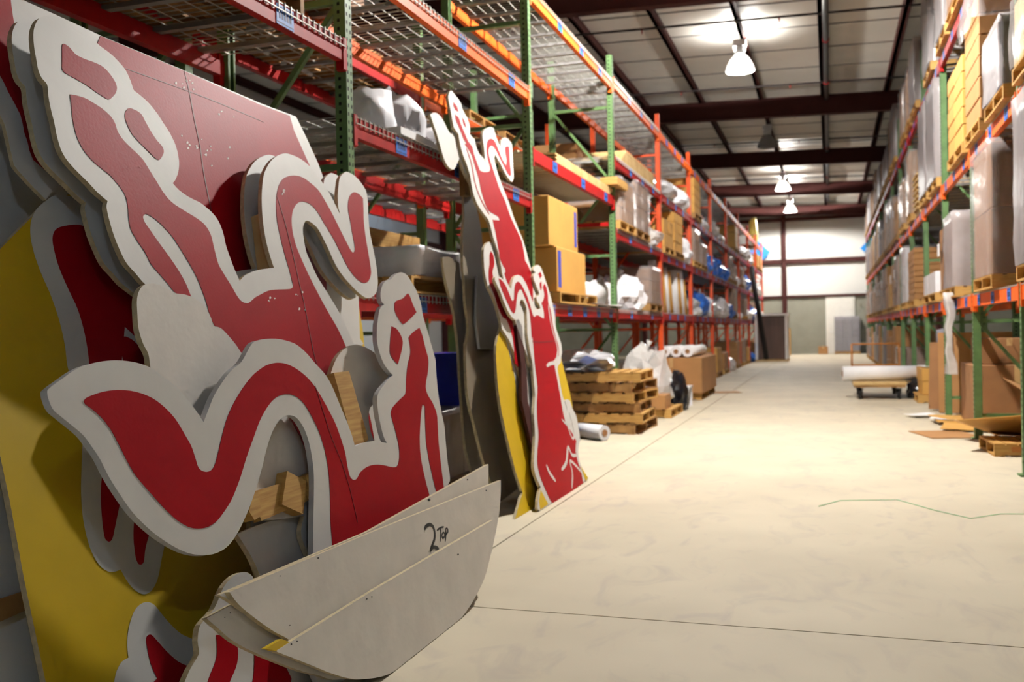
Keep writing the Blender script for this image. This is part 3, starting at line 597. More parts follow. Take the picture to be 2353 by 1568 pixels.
# --- half-round boards standing in front ("2 TOP")
def disc(pl, name, label, chord, arc, mats):
    t = thing('half_round_board', label, 'board', (pl.xb, 3.0, 0), group='half-round boards standing on the floor')
    q = [pl.px(*p) for p in chord] + [pl.px(*p) for p in arc]
    ch = len(chord)
    part(cut('panel', pl, q, .018, mats, t, 1, True), t)
    return t
PT = Lean(-1.52, .15)
def arcpts(pl, a, b, sag, n=22):
    """floor-touching circular arc on the plane below the chord a-b"""
    a, b = Vector(pl.px(*a)), Vector(pl.px(*b)); m = (a + b) / 2; d = (b - a); L = d.length / 2; d.normalize(); nn = Vector((d.y, -d.x))
    if nn.y > 0: nn = -nn
    out = []
    R = (L * L + sag * sag) / (2 * sag); c = m + nn * (sag - R); a0 = math.asin(min(1, L / R)); a0 = a0 if sag <= R else math.pi - a0
    for i in range(n + 1):
        t = a0 - 2 * a0 * i / n; p = c + nn * R * math.cos(t) + d * R * math.sin(t); out.append((p.x, max(.003, p.y)))
    return out
RAW = ['board_raw', 'ply_edge']
def half(pl, label, chord, arc):
    t = thing('half_round_board', label, 'board', (pl.xb, 3.0, 0), group='half-round boards standing on the floor')
    q = [pl.px(*p) for p in chord]
    if callable(arc): q += arc()
    else: q += open_curve([pl.px(*p) for p in arc])
    part(cut('panel', pl, q, .018, RAW, t, 1, True), t); return t
def open_curve(q, sub=4):
    q = [Vector(p) for p in q]; o = []
    for i in range(len(q) - 1):
        p0, p1, p2, p3 = q[max(i - 1, 0)], q[i], q[i + 1], q[min(i + 2, len(q) - 1)]
        for s_ in range(sub):
            t = s_ / sub; m1, m2 = (p2 - p0) * .5, (p3 - p1) * .5; v = p1 * (2 * t**3 - 3 * t**2 + 1) + m1 * (t**3 - 2 * t**2 + t) + p2 * (-2 * t**3 + 3 * t**2) + m2 * (t**3 - t**2)
            o.append((v.x, max(.003, v.y)))
    return o + [tuple(q[-1])]
sm8 = lambda pl, pts: [tuple(v) for v in smooth([pl.px(*p) for p in pts], 3)]
P3, P2, P1, P0 = PT, PT.up(-.021), PT.up(-.042), PT.up(-.066)
carc = c8((2070, 440), (2045, 620), (1985, 890), (1850, 1150), (1700, 1310), (1500, 1440), (1350, 1510), (1200, 1545), (1080, 1545), (950, 1510), (800, 1450), (700, 1410), (565, 1358))
h3 = half(P3, 'lowest frontmost half-round board, pale grey, touching the floor', c8((565, 1348), (1250, 920), (2060, 442)), carc)
barc = c8((2122, 165), (2118, 300), (2100, 450), (2050, 690), (1985, 900), (1850, 1155), (1690, 1330), (1500, 1450), (1300, 1530), (1100, 1545), (950, 1500), (800, 1400), (650, 1275), (550, 1220), (420, 1130), (300, 1030), (235, 945))
h2 = half(P2, 'pale half-round board with handwritten 2 TOP in black marker', c8((232, 942), (1200, 535), (2122, 163)), barc)
aarc = c8((2035, 60), (2030, 250), (1990, 600), (1850, 1000), (1500, 1300), (1100, 1450), (700, 1280), (400, 1110), (240, 1000), (165, 965))
h1 = half(P1, 'pale half-round board just behind the 2 TOP one, its corner rising higher', c8((165, 962), (1200, 520), (2035, 52)), aarc)
darc = c8((1500, 1300), (1300, 1500), (1000, 1550), (850, 1520), (700, 1480), (450, 1380), (270, 1290), (150, 1190), (78, 1128))
h0 = half(P0, 'rearmost half-round board, its left tip lowest and poking out', c8((78, 1122), (270, 1020), (900, 700)), darc)
part(cut('yellow_edge_strip', P2.up(.0185), c8((485, 1335), (600, 1268), (650, 1290), (560, 1352)), .017, 'yellow_paint', h3, 1), h3)
PI = P2.up(.0012)
for nm, pts, w_ in (('handwriting', ((1590, 505), (1605, 482), (1630, 472), (1652, 490), (1662, 530), (1660, 575), (1645, 615), (1630, 660)), .011), ('handwriting', ((1632, 655), (1645, 632), (1665, 630), (1690, 640)), .011),
                ('handwriting', ((1678, 512), (1700, 495), (1725, 487)), .006), ('handwriting', ((1702, 500), (1704, 540), (1700, 590)), .006),
                ('handwriting', ((1722, 525), (1713, 545), (1718, 565), (1730, 555), (1731, 535), (1722, 525)), .006),
                ('handwriting', ((1738, 500), (1740, 540), (1735, 590)), .006), ('handwriting', ((1738, 500), (1750, 500), (1754, 522), (1740, 540)), .006)):
    o = part(ribbon(nm, PI, c8(*pts), w_ * 1.35, 'ink', h2), h2)
for pts in (((1622, 290), 9), ((190, 1118), 3), ((240, 1088), 3)): pass
for (x, y), r, pl, h in (((1624, 300), 9, P1, h1), ((852, 705), 5, P2, h2), ((1225, 975), 5, P3, h3), ((1190, 990), 4, P3, h3), ((665, 1305), 6, P3, h3), ((705, 1285), 5, P3, h3), ((1825, 680), 6, P3, h3), ((588, 830), 4, P2, h2), ((655, 1172), 4, P2, h2), ((1890, 160), 5, P1, h1), ((2020, 235), 5, P2, h2), ((202, 1118), 4, P0, h0), ((240, 1087), 4, P0, h0)):
    part(cut('screw_hole', pl.up(.0008), c8(*[(x + r * math.cos(a), y + r * math.sin(a)) for a in [6.283 * j / 7 for j in range(7)]]), .0006, 'ink', h, 1), h)
# ------------------------------------------------------------------ second group of signs farther along the rack
n2 = lambda *p: trace(950, 180, 3.734, *p)
n3 = lambda *p: trace(1000, 500, 4.48, *p)
n4 = lambda *p: trace(1000, 750, 3.4844, *p)
PN = Lean(-1.9, .25)
def group_root(label, x=-1.9, y=7.0, name='cutout_sign', cat='sign'): return thing(name, label, cat, (x, y, 0))
# front lower piece
g2 = group_root('farther red cut-out sign, lower front piece, foot on floor joint')
N2 = n3((615, 620), (640, 603), (680, 620), (720, 665), (755, 705), (785, 740), (790, 690), (800, 640), (825, 600), (860, 592), (900, 620), (940, 690), (975, 780), (1000, 860), (1015, 930), (1025, 960), (1060, 945), (1085, 935), (1075, 900), (1050, 860), (1042, 820), (1070, 795), (1065, 760), (1040, 700), (1015, 640), (1012, 590), (1035, 565), (1010, 545), (1012, 515), (1050, 488), (1085, 510), (1110, 570), (1140, 660), (1170, 750), (1192, 830), (1215, 920), (1235, 1020), (1240, 1120), (1270, 1220), (1300, 1310), (1305, 1400)) + \
  n4((1010, 240), (1005, 290), (980, 330), (990, 400), (1020, 560), (1035, 600), (1050, 585), (1080, 600), (1100, 660), (1130, 720), (1145, 800), (1160, 900), (1145, 1000), (1160, 1100), (1190, 1160), (1230, 1218), (840, 1482), (820, 1460), (825, 1380), (845, 1290), (810, 1210), (790, 1130), (795, 1000), (800, 880), (790, 700), (800, 560), (790, 440), (780, 300), (760, 200), (745, 100)) + \
  n3((950, 1200), (945, 1050), (940, 930), (910, 860), (885, 845), (870, 900), (865, 980), (845, 1040), (815, 1050), (770, 1000), (720, 900), (680, 790), (640, 700), (615, 650))
part(cut('board', PN, N2, .022, BP, g2, 3), g2)
NV = PN.up(.0015)
N2r = n3((655, 625), (690, 650), (730, 710), (760, 780), (785, 845), (800, 858), (812, 840), (815, 760), (825, 690), (850, 660), (880, 680), (915, 740), (955, 830), (985, 930), (1005, 1000), (1020, 1025), (1050, 1005), (1090, 1025), (1115, 1040), (1122, 1010), (1115, 950), (1095, 880), (1115, 850), (1125, 790), (1110, 720), (1125, 680), (1145, 720), (1160, 800), (1165, 880), (1190, 960), (1210, 1100), (1240, 1230), (1270, 1330), (1270, 1430)) + \
  n4((975, 250), (955, 310), (960, 340), (980, 440), (1005, 580), (1030, 720), (1060, 800), (1100, 860), (1130, 920), (1125, 1000), (1140, 1080), (1165, 1150), (1185, 1255), (942, 1420), (880, 1300), (840, 1200), (820, 1110), (820, 1000), (828, 880), (818, 740), (815, 620), (820, 480), (800, 320), (790, 200), (780, 80)) + \
  n3((995, 1250), (985, 1100), (970, 960), (950, 890), (915, 800), (890, 745), (870, 745), (850, 780), (838, 850), (830, 940), (815, 985), (790, 970), (750, 890), (710, 800), (670, 700))
part(cut('red_vinyl', NV, N2r, .001, 'red_vinyl', g2, 3), g2)
for pts in (n4((845, 1310), (905, 1425), (842, 1470), (832, 1400)), n4((1163, 1115), (1225, 1215), (1205, 1240), (1180, 1160))):
    part(cut('yellow_vinyl', NV, pts, .001, 'yellow_paint', g2, 1), g2)
NW = NV.up(.0012)
for pts, w_ in ((n3((1165, 900), (1180, 1020), (1205, 1150), (1240, 1270), (1262, 1370), (1250, 1450)), .02), (n4((893, 322), (920, 300), (955, 290), (985, 240)), .03), (n4((890, 1110), (920, 1180), (965, 1240)), .035),
              (n4((1040, 600), (1060, 680), (1040, 740), (1060, 800), (1100, 900), (1115, 850), (1095, 760), (1075, 690)), .022), (n4((1015, 745), (1060, 790), (1100, 760)), .022),
              (n4((1012, 1150), (1050, 1090), (1065, 970), (1095, 1030), (1130, 1035)), .03), (n4((1095, 1300), (1100, 1180), (1080, 1080), (1130, 1120), (1180, 1180)), .025), (n3((690, 570), (715, 540), (700, 525)), .03)):
    part(ribbon('white_vinyl', NW, pts, w_, 'board', g2), g2)
part(ribbon('panel_seam', NW, n3((1000, 1278), (1100, 1285), (1240, 1270)), .008, 'seam', g2), g2)
for pts in ([n3((1060, 580), (1085, 560), (1100, 600), (1080, 630))], [n3((1075, 680), (1095, 660), (1098, 730), (1085, 750))]):
    part(cut('red_vinyl', NV, pts[0], .001, 'red_vinyl', g2, 2), g2)
# upper piece behind it
g1 = group_root('farther red cut-out sign, upper piece with pointed tip, tallest of its group')
PN1 = PN.up(-.024)
N1 = n2((325, 105), (355, 140), (390, 185), (410, 215), (415, 250), (440, 300), (470, 360), (485, 420), (485, 480), (500, 500), (525, 520), (532, 560), (548, 610), (570, 655), (605, 690), (618, 725), (606, 600), (595, 520), (595, 470), (615, 435), (660, 418), (690, 430), (705, 490), (725, 540), (748, 590), (750, 560), (755, 530), (785, 510), (820, 530), (845, 570), (850, 640), (855, 740), (860, 850), (845, 888), (825, 870), (790, 820), (750, 740), (715, 680), (705, 655), (695, 680), (700, 720), (720, 800), (750, 890), (790, 990), (830, 1100), (860, 1190), (900, 1290), (940, 1390), (965, 1470), (990, 1568)) + \
  n3((985, 520), (1005, 590), (1040, 800), (1060, 1000))
N1q = [PN1.px(*p) for p in N1] + [(7.55, .9), (7.3, .003), (6.9, .003), (7.0, .9)] + [PN1.px(*p) for p in n3((800, 1000), (720, 760), (690, 560)) + n2((720, 1470), (680, 1350), (650, 1230), (610, 1170), (560, 1100), (520, 1010), (500, 920), (485, 830), (450, 720), (420, 640), (400, 560), (385, 480), (345, 420), (330, 340), (315, 250), (300, 170), (305, 130))]
part(cut('board', PN1, N1q, .022, BP, g1, 3, True), g1)
NV1 = PN1.up(.0015)
part(cut('red_vinyl', NV1, n2((345, 205), (375, 240), (388, 290), (360, 270), (343, 235)), .001, 'red_vinyl', g1, 2), g1)
part(cut('red_vinyl', NV1, n2((418, 335), (440, 370), (452, 425), (430, 395)), .001, 'red_vinyl', g1, 2), g1)
N1r = n2((358, 310), (390, 340), (410, 400), (440, 470), (470, 540), (505, 590), (520, 650), (545, 720), (570, 790), (600, 805), (650, 800), (660, 770), (640, 700), (628, 620), (635, 545), (660, 518), (695, 535), (725, 600), (760, 690), (795, 750), (800, 700), (790, 640), (790, 590), (820, 585), (825, 640), (830, 740), (838, 820), (825, 838), (800, 800), (760, 720), (710, 620), (680, 580), (655, 590), (645, 640), (670, 740), (700, 830), (740, 950), (790, 1060), (830, 1180), (880, 1290), (930, 1400), (960, 1568)) + n3((970, 520), (1000, 640), (1000, 900), (900, 900), (760, 700), (715, 590), (700, 500), (668, 430)) + \
  n2((735, 1500), (710, 1350), (680, 1215), (740, 1220), (730, 1190), (690, 1165), (640, 1130), (610, 1060), (580, 960), (560, 860), (530, 760), (500, 660), (440, 565), (455, 560), (430, 520), (400, 440), (365, 360))
part(cut('red_vinyl', NV1, N1r, .001, 'red_vinyl', g1, 3), g1)
part(ribbon('red_vinyl', NV1, n2((455, 600), (500, 740), (530, 900), (580, 1040), (650, 1165)), .02, 'red_vinyl', g1), g1)
# blank cream piece fixed behind the tip
PN0 = PN.up(-.048)
N0 = n2((145, 310), (175, 295), (210, 305), (250, 350), (290, 430), (320, 480), (345, 430), (370, 470), (390, 560), (430, 650), (560, 850), (600, 950), (540, 960), (460, 850), (395, 690), (380, 720), (350, 780), (310, 770), (270, 710), (240, 620), (210, 510), (170, 390))
bl = part(cut('blank_cream_board', PN0, N0, .02, ['board', 'ply_edge'], g1, 3), g1); bl['label'] = 'blank cream V-shaped board beside the tip'
# third layer: smaller red piece showing at the left
g3 = group_root('narrow red and white cut-out peeking out left of the farther red signs')
PN3 = PN.up(-.05)
N3q = [PN3.px(*p) for p in n3((500, 330), (520, 280), (550, 250), (590, 265), (610, 330), (650, 450), (700, 560), (800, 900), (900, 1200))] + [(7.0, .003), (6.6, .003)] + [PN3.px(*p) for p in n3((860, 1568), (780, 1300), (690, 1150), (680, 1090), (630, 900), (580, 780), (540, 700), (510, 560), (500, 420))]
part(cut('board', PN3, N3q, .02, BP, g3, 3, True), g3)
part(cut('red_vinyl', PN3.up(.0015), n3((560, 390), (575, 345), (600, 390), (610, 480), (590, 560), (605, 640), (660, 730), (720, 880), (780, 1040), (860, 1180), (900, 1400), (880, 1568), (820, 1500), (800, 1250), (740, 1060), (700, 1030), (650, 930), (610, 800), (560, 680), (550, 560), (560, 480)), .001, 'red_vinyl', g3, 3), g3)
part(ribbon('white_vinyl', PN3.up(.003), n3((600, 600), (620, 700), (665, 790)), .03, 'board', g3), g3)
part(ribbon('white_vinyl', PN3.up(.003), n3((800, 1080), (830, 1150), (840, 1200)), .06, 'board', g3), g3)
# yellow sun pieces
g4 = group_root('yellow crescent sun panel standing behind the farther red signs', name='sun_panel')
PN4 = PN.up(-.075)
N4q = [PN4.px(*p) for p in n4((560, -60), (520, 30), (490, 150), (490, 300), (505, 500), (535, 700), (580, 900), (640, 1150), (700, 1330))] + [(5.98, .003), (7.6, .003), (7.9, .5)] + [PN4.px(*p) for p in n4((1100, 640), (1050, 420), (1010, 260), (985, 100), (900, -40))]
part(cut('panel', PN4, N4q, .02, ['yellow_paint', 'ply_edge'], g4, 2, True), g4)
part(cut('white_vinyl', PN4.up(.0015), n4((530, -20), (590, 200), (640, 420), (660, 600), (700, 720), (760, 720), (780, 300), (700, -60)), .001, 'board', g4, 2), g4)
part(cut('red_vinyl', PN4.up(.0028), n4((560, 20), (620, 10), (700, -20), (760, 300), (760, 640), (715, 690), (690, 600), (670, 450), (640, 330), (600, 180)), .001, 'red_vinyl', g4, 2), g4)
part(ribbon('white_vinyl', PN4.up(.004), n4((640, 260), (655, 300), (670, 335)), .06, 'board', g4), g4)
g5 = thing('wood_batten', 'dark red painted wooden stud between the farther red signs', 'batten', (-2.0, 6.6, 0))
part(cut('stud', PN.up(-.024), [PN.px(*p) for p in n4((690, -60), (720, 0), (735, 160), (760, 400), (770, 600))] + [(6.62, .003), (6.5, .003)] + [PN.px(*p) for p in n4((720, 600), (715, 300), (690, 120), (672, -40))], .022, 'steel_primer', g5, 1, True), g5)
# taupe reverse boards further left
g6 = thing('sign_board_reverse', 'tall dull grey-brown wavy board, reverse side, left of yellow sun panel', 'board', (-2.1, 6.2, 0))
PL2 = Lean(-2.2, .2)
L2 = n2((430, 700), (445, 690), (490, 760), (520, 1000)) + n3((470, 100), (490, 300), (520, 500), (560, 700), (620, 900), (650, 1100)) + n4((505, 60), (490, 250), (500, 500), (540, 800), (600, 1050), (660, 1300))
L2q = [PL2.px(*p) for p in L2] + [(5.75, .003), (5.5, .003)] + [PL2.px(*p) for p in n4((520, 1400), (430, 1200), (380, 1050), (320, 800), (270, 600), (250, 400), (245, 130)) + n3((320, 1300), (345, 1130), (310, 850), (300, 620), (285, 500), (285, 150), (300, 0))]
part(cut('panel', PL2, L2q, .02, ['board_back', 'ply_edge'], g6, 3, True), g6)
part(cut('panel', PL2.up(.03), [PL2.px(*p) for p in n3((395, 600), (480, 600), (560, 760), (610, 930), (630, 1150), (640, 1350), (420, 1350), (380, 1050))], .02, ['board_back', 'white_edge'], g6, 1, True), g6)
part(cut('batten', PL2.up(.05), n2((432, 700), (480, 735), (500, 1010), (445, 1000)), .045, 'wood_old', g6, 1), g6)
g7 = thing('sign_board_reverse', 'dark brown rounded board, reverse side, beside the white roll on shelf', 'board', (-2.4, 7.0, 0))
PL1 = Lean(-2.42, .1)
L1q = [PL1.px(*p) for p in n3((75, 410), (140, 405), (210, 440), (250, 470), (260, 600), (310, 760), (350, 900), (350, 1300))] + [(7.3, .003), (6.6, .003)] + [PL1.px(*p) for p in n4((250, 1000), (230, 800), (200, 400), (190, 200)) + n3((200, 1000), (150, 800), (100, 600))]
part(cut('panel', PL1, L1q, .02, ['board_back', 'ply_edge'], g7, 2, True), g7)
# ------------------------------------------------------------------ goods: builders
def cbox(dx, dy, dz, bev=.006):
    bm = bmesh.new(); bmesh.ops.create_cube(bm, size=1)
    for v in bm.verts: v.co = Vector((v.co.x * dx, v.co.y * dy, (v.co.z + .5) * dz))
    bmesh.ops.bevel(bm, geom=bm.edges[:], offset=bev, segments=1, affect='EDGES')
    me = bpy.data.meshes.new('body'); bm.to_mesh(me); bm.free(); return me
def boxmesh(key, dx, dy, dz, m, bev=.006):
    def f():
        me = cbox(dx, dy, dz, bev); me.materials.append(M(m)); return me
    return cached('cb%s%.3f_%.3f_%.3f' % (m, dx, dy, dz), f)
def carton(loc, d, label, m='carton', rz=0, tape=True, pr=None, open_flaps=False, group='cardboard cartons'):
    dx, dy, dz = d
    t = thing('carton', label, 'box', loc, rz, group)
    put('body', boxmesh('', dx, dy, dz, m), t)
    if tape:
        MB().box(-.03, .03, -dy / 2 - .001, dy / 2 + .001, dz, dz + .0012).box(-.03, .03, -dy / 2 - .0012, -dy / 2, dz * .72, dz).box(-.03, .03, dy / 2, dy / 2 + .0012, dz * .72, dz).build('tape', 'tape', t)
    if pr:
        x, y0, y1, z0, z1 = pr
        MB().box(x, x + .0015, y0, y1, z0, z1).build('printed_panel', 'blue_print', t)
    if open_flaps:
        for s in (-1, 1):
            MB().box(-dx / 2, dx / 2, -.003, .003, 0, dy * .4).build('flap', m, t, loc=(0, s * dy / 2, dz), rot=(-s * 1.9, 0, 0))
    return t
def pallet(loc, label, rz=0, dx=1.0, dy=1.2, m='wood_old', group='wooden pallets', tilt=None):
    t = thing('wooden_pallet', label, 'pallet', loc, rz, group, rot=tilt)
    key = 'pal%.2f%.2f%s' % (dx, dy, m)
    sm_ = cached(key + 's', lambda: MB().box(-dx / 2, dx / 2, -.019, .019, .016, .105).mesh('stringer', m))
    bd = cached(key + 'b', lambda: MB().box(-.045, .045, -dy / 2, dy / 2, -.008, .008).mesh('deck_board', m))
    for y in (-dy / 2 + .02, 0, dy / 2 - .02): put('stringer', sm_, t, (0, y, 0))
    n = 7
    for k in range(n): put('deck_board', bd, t, (-dx / 2 + .045 + (dx - .09) * k / (n - 1), 0, .113))
    for k in range(3): put('bottom_board', bd, t, (-dx / 2 + .045 + (dx - .09) * k / 2, 0, .008))
    return t
PH_ = .121
def shell(dx, dy, dz, amp=.02, seed=0, n=(5, 5, 6)):
    bm = bmesh.new(); bmesh.ops.create_cube(bm, size=1)
    bmesh.ops.subdivide_edges(bm, edges=bm.edges[:], cuts=6, use_grid_fill=True)
    for v in bm.verts:
        p = Vector((v.co.x * dx, v.co.y * dy, (v.co.z + .5) * dz)); q = p * 4 + Vector((seed, seed * 2, 0))
        d = noise.noise_vector(q) * amp; p += Vector((d.x, d.y, d.z * .4 if v.co.z > -.49 else 0)); v.co = p
    for f in bm.faces: f.smooth = True
    bmesh.ops.delete(bm, geom=[f for f in bm.faces if all(v.co.z < .02 for v in f.verts) and abs(f.normal.z) > .9], context='FACES')
    me = bpy.data.meshes.new('wrap'); bm.to_mesh(me); bm.free(); return me
def wrapped(loc, d, grid, label, m='carton', wrap='wrap', rz=0, group='wrapped pallet loads', seed=None, tag_=False):
    """stack of cartons held together by stretch film"""
    dx, dy, dz = d; nx, ny, nz = grid; seed = seed if seed is not None else random.random() * 50
    t = thing('wrapped_load', label, 'wrapped load', loc, rz, group)
    me = boxmesh('', dx / nx - .008, dy / ny - .008, dz / nz - .004, m, .008)
    for i in range(nx):
        for j in range(ny):
            for k in range(nz):
                if 0 < i < nx - 1 and 0 < j < ny - 1 and k < nz - 1: continue
                put('carton', me, t, (-dx / 2 + dx * (i + .5) / nx + random.uniform(-.004, .004), -dy / 2 + dy * (j + .5) / ny + random.uniform(-.004, .004), dz * k / nz + .001))
    if wrap:
        s = shell(dx + .045, dy + .045, dz + .03, .02, seed); s.materials.append(M(wrap)); put('stretch_wrap', s, t)
    if tag_: MB().box(-dx / 2 - .045, -dx / 2 - .04, -.1, .1, dz * .55, dz * .75).build('paper_label', 'paper', t)
    return t
def roll(p, q, r, label, m='paper', core=True, cat='roll', name='fabric_roll', group=None):
    p, q = Vector(p), Vector(q)
    t = thing(name, label, cat, p, group=group)
    MB().tube([(0, 0, 0), q - p], r, 20).build('rolled_sheet', m, t)
    if core:
        d = (q - p).normalized()
        for e, s in ((Vector((0, 0, 0)), -1), (q - p, 1)):
            MB().tube([e, e + d * s * .004], r * .45, 14).build('core_end', 'carton_dark', t)
    return t
def blob(loc, d, label, m, seed=0, name='plastic_bag', cat='bag', amp=.22, sub=3, group=None, knot=True):
    t = thing(name, label, cat, loc, group=group)
    bm = bmesh.new(); bmesh.ops.create_icosphere(bm, subdivisions=sub, radius=1)
    for v in bm.verts:
        n_ = 1 + amp * noise.noise(v.co * 2.1 + Vector((seed, 0, seed))) + amp * .5 * noise.noise(v.co * 5 + Vector((0, seed, 0)))
        c = v.co * n_; z = max(c.z, -.55) + .55
        v.co = Vector((c.x * d[0] / 2, c.y * d[1] / 2, z / 1.55 * d[2]))
    for f in bm.faces: f.smooth = (amp < .3)
    me = bpy.data.meshes.new('bag_body'); bm.to_mesh(me); bm.free(); me.materials.append(M(m)); put('bag_body', me, t)
    if knot: MB().tube([(0, 0, d[2] * .92), (.02, 0, d[2] * 1.02), (.05, .01, d[2] * 1.12)], [.05, .02, .05], 8).build('tied_neck', m, t)
    return t
def sheet(loc, dx, dy, label, m='carton', rot=(0, 0, 0), th=.005, warp=.0, name='cardboard_sheet', cat='cardboard', group=None, seed=1, crease=True):
    n = 10; vs = []
    for s in (0, 1):
        for i in range(n + 1):
            for j in range(n + 1):
                x, y = -dx / 2 + dx * i / n, -dy / 2 + dy * j / n
                z = warp * (noise.noise(Vector((x * 2.2 + seed, y * 2.2, seed))) + .6) if warp else 0
                vs.append((x, y, z + s * th))
    N = (n + 1) ** 2; ix = lambda s, i, j: s * N + i * (n + 1) + j; fs = []
    for i in range(n):
        for j in range(n):
            fs.append((ix(0, i, j), ix(0, i, j + 1), ix(0, i + 1, j + 1), ix(0, i + 1, j))); fs.append((ix(1, i, j), ix(1, i + 1, j), ix(1, i + 1, j + 1), ix(1, i, j + 1)))
    for i in range(n):
        fs += [(ix(0, i, 0), ix(0, i + 1, 0), ix(1, i + 1, 0), ix(1, i, 0)), (ix(0, i, n), ix(1, i, n), ix(1, i + 1, n), ix(0, i + 1, n)), (ix(0, 0, i), ix(1, 0, i), ix(1, 0, i + 1), ix(0, 0, i + 1)), (ix(0, n, i), ix(0, n, i + 1), ix(1, n, i + 1), ix(1, n, i))]
    mb = MB().add(vs, fs, 0, bool(warp))
    o = mb.build(name, m, None, loc=loc, rot=rot, label=label, cat=cat, group=group)
    return o
def lvl(z): return z + .074
# ------------------------------------------------------------------ left rack goods
# bay two (behind the near signs)
pallet((-3.15, 6.75, lvl(1.44)), 'wooden pallet on low shelf carrying the white roll, left of brown board', rz=0, dx=.85, dy=1.35, m='wood')
t = thing('draped_bundle', 'long white sheet-covered bundle on low shelf pallet between the signs', 'bundle', (-2.98, 6.65, lvl(1.44) + PH_))
s = shell(.5, .98, .22, .035, 3); s.materials.append(M('plastic_white')); put('white_cover', s, t)
MB().box(-.24, .24, -.48, .48, .0, .012).build('base_board', 'wood', t)
t = thing('wooden_crate', 'open honey-coloured wooden crate on low shelf behind the white roll', 'crate', (-3.48, 6.9, lvl(1.44) + PH_))
for x0, x1, y0, y1 in ((-.2, -.18, -.6, .6), (.18, .2, -.6, .6), (-.18, .18, -.6, -.58), (-.18, .18, .58, .6)):
    for k in range(3): MB().box(x0, x1, y0, y1, k * .14, k * .14 + .13).build('crate_board', 'wood', t)
pallet((-3.15, 7.1, 0), 'pallet on the floor under low shelf, beside the brown reverse board', dx=.85, dy=1.3)
wrapped((-3.15, 7.1, PH_), (.78, 1.2, .5), (2, 2, 1), 'pinkish paper bundle on floor pallet below the blue bin', 'pink_paper', 'wrap', tag_=False)
def bin_(loc, d, label, m):
    t = thing('plastic_bin', label, 'bin', loc)
    dx, dy, dz = d
    MB().box(-dx / 2, dx / 2, -dy / 2, dy / 2, 0, .012).box(-dx / 2, -dx / 2 + .01, -dy / 2, dy / 2, .012, dz).box(dx / 2 - .01, dx / 2, -dy / 2, dy / 2, .012, dz).box(-dx / 2, dx / 2, -dy / 2, -dy / 2 + .01, .012, dz).box(-dx / 2, dx / 2, dy / 2 - .01, dy / 2, .012, dz).build('body', m, t)
    MB().box(-dx / 2 - .015, dx / 2 + .015, -dy / 2 - .015, dy / 2 + .015, dz - .03, dz).build('rim', m, t)
    for k in range(4): MB().box(dx / 2, dx / 2 + .012, -dy / 2 + dy * (k + .4) / 4, -dy / 2 + dy * (k + .6) / 4, .02, dz - .03).build('rib', m, t)
    return t
bin_((-3.0, 7.45, PH_ + .53), (.4, .55, .42), 'royal blue ribbed plastic bin between the near and farther signs', 'plastic_blue')
# bay two, second level: white bags, tube
blob((-3.1, 6.2, lvl(2.5)), (.4, .42, .42), 'white plastic bag on second shelf, leftmost of three beside the tube', 'plastic_white', 1, group='white bags', amp=.26, sub=3, knot=False)
blob((-3.15, 6.7, lvl(2.5)), (.5, .46, .5), 'biggest white plastic bag on second shelf, middle of three', 'plastic_white', 5, group='white bags', amp=.26, sub=3, knot=False)
blob((-3.05, 7.15, lvl(2.5)), (.4, .42, .3), 'white plastic bag on second shelf, nearest the cream V board', 'plastic_white', 9, group='white bags', amp=.26, sub=3, knot=False)
MB().add(*prism_y([(-2.84, lvl(2.5)), (-2.70, lvl(2.5)), (-2.70, lvl(2.5) + .05), (-2.84, lvl(2.5) + .05)], 5.9, 7.6)).build('white_plank', 'paper', label='long white plank lying along the front edge of second shelf', cat='plank')
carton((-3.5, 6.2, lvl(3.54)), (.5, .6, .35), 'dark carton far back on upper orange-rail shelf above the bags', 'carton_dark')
# bay one, wood above the near sign
pallet((-3.2, 2.6, lvl(2.93)), 'weathered pallet on the deck over the near signs, leftmost', dx=.85)
wrapped((-3.2, 2.6, lvl(2.93) + PH_), (.8, 1.1, .7), (2, 2, 3), 'carton stack on deck over the near signs, leftmost', 'carton', None)
pallet((-3.2, 4.2, lvl(2.93)), 'weathered pallet on the deck over the near signs, next to green post', dx=.85)
wrapped((-3.2, 4.2, lvl(2.93) + PH_), (.8, 1.1, .6), (2, 2, 2), 'carton stack on deck over the near signs, next to green post', 'carton_gold', None)
MB().box(-2.9, -2.8, 5.3, 6.6, lvl(3.54) + .0, lvl(3.54) + .05).build('timber', 'wood_pale', label='pale timber stick on upper shelf beside nearest green post', cat='timber')
# rear row: pallets of planks seen from below
for b, (ya, yb) in enumerate(zip(LP[:5], LP[1:6])):
    for li, z in enumerate((1.46, 2.62, 3.62)):
        if b == 1 and li == 0: continue
        if b < 3 and li == 1: continue
        for k in (0, 1, 2):
            yy = ya + (yb - ya) * (k + .5) / 3
            if random.random() < .22: continue
            nm = 'rear left row, bay %s, %s level, place %s' % (OD[b], LVN[li], OD[k])
            pallet((LB - .45, yy, lvl(z)), 'pallet on %s' % nm, dx=.85, dy=1.0, m='wood_old')
            c = random.choice(['carton', 'carton_dark', 'carton_gold'])
            if b > 2 and random.random() < .75: wrapped((LB - .45, yy, lvl(z) + PH_), (.8, .95, random.uniform(.35, .7)), (1, 2, 2), '%s carton load on %s' % ({'carton': 'brown', 'carton_dark': 'dark brown', 'carton_gold': 'honey'}[c], nm), c, None)
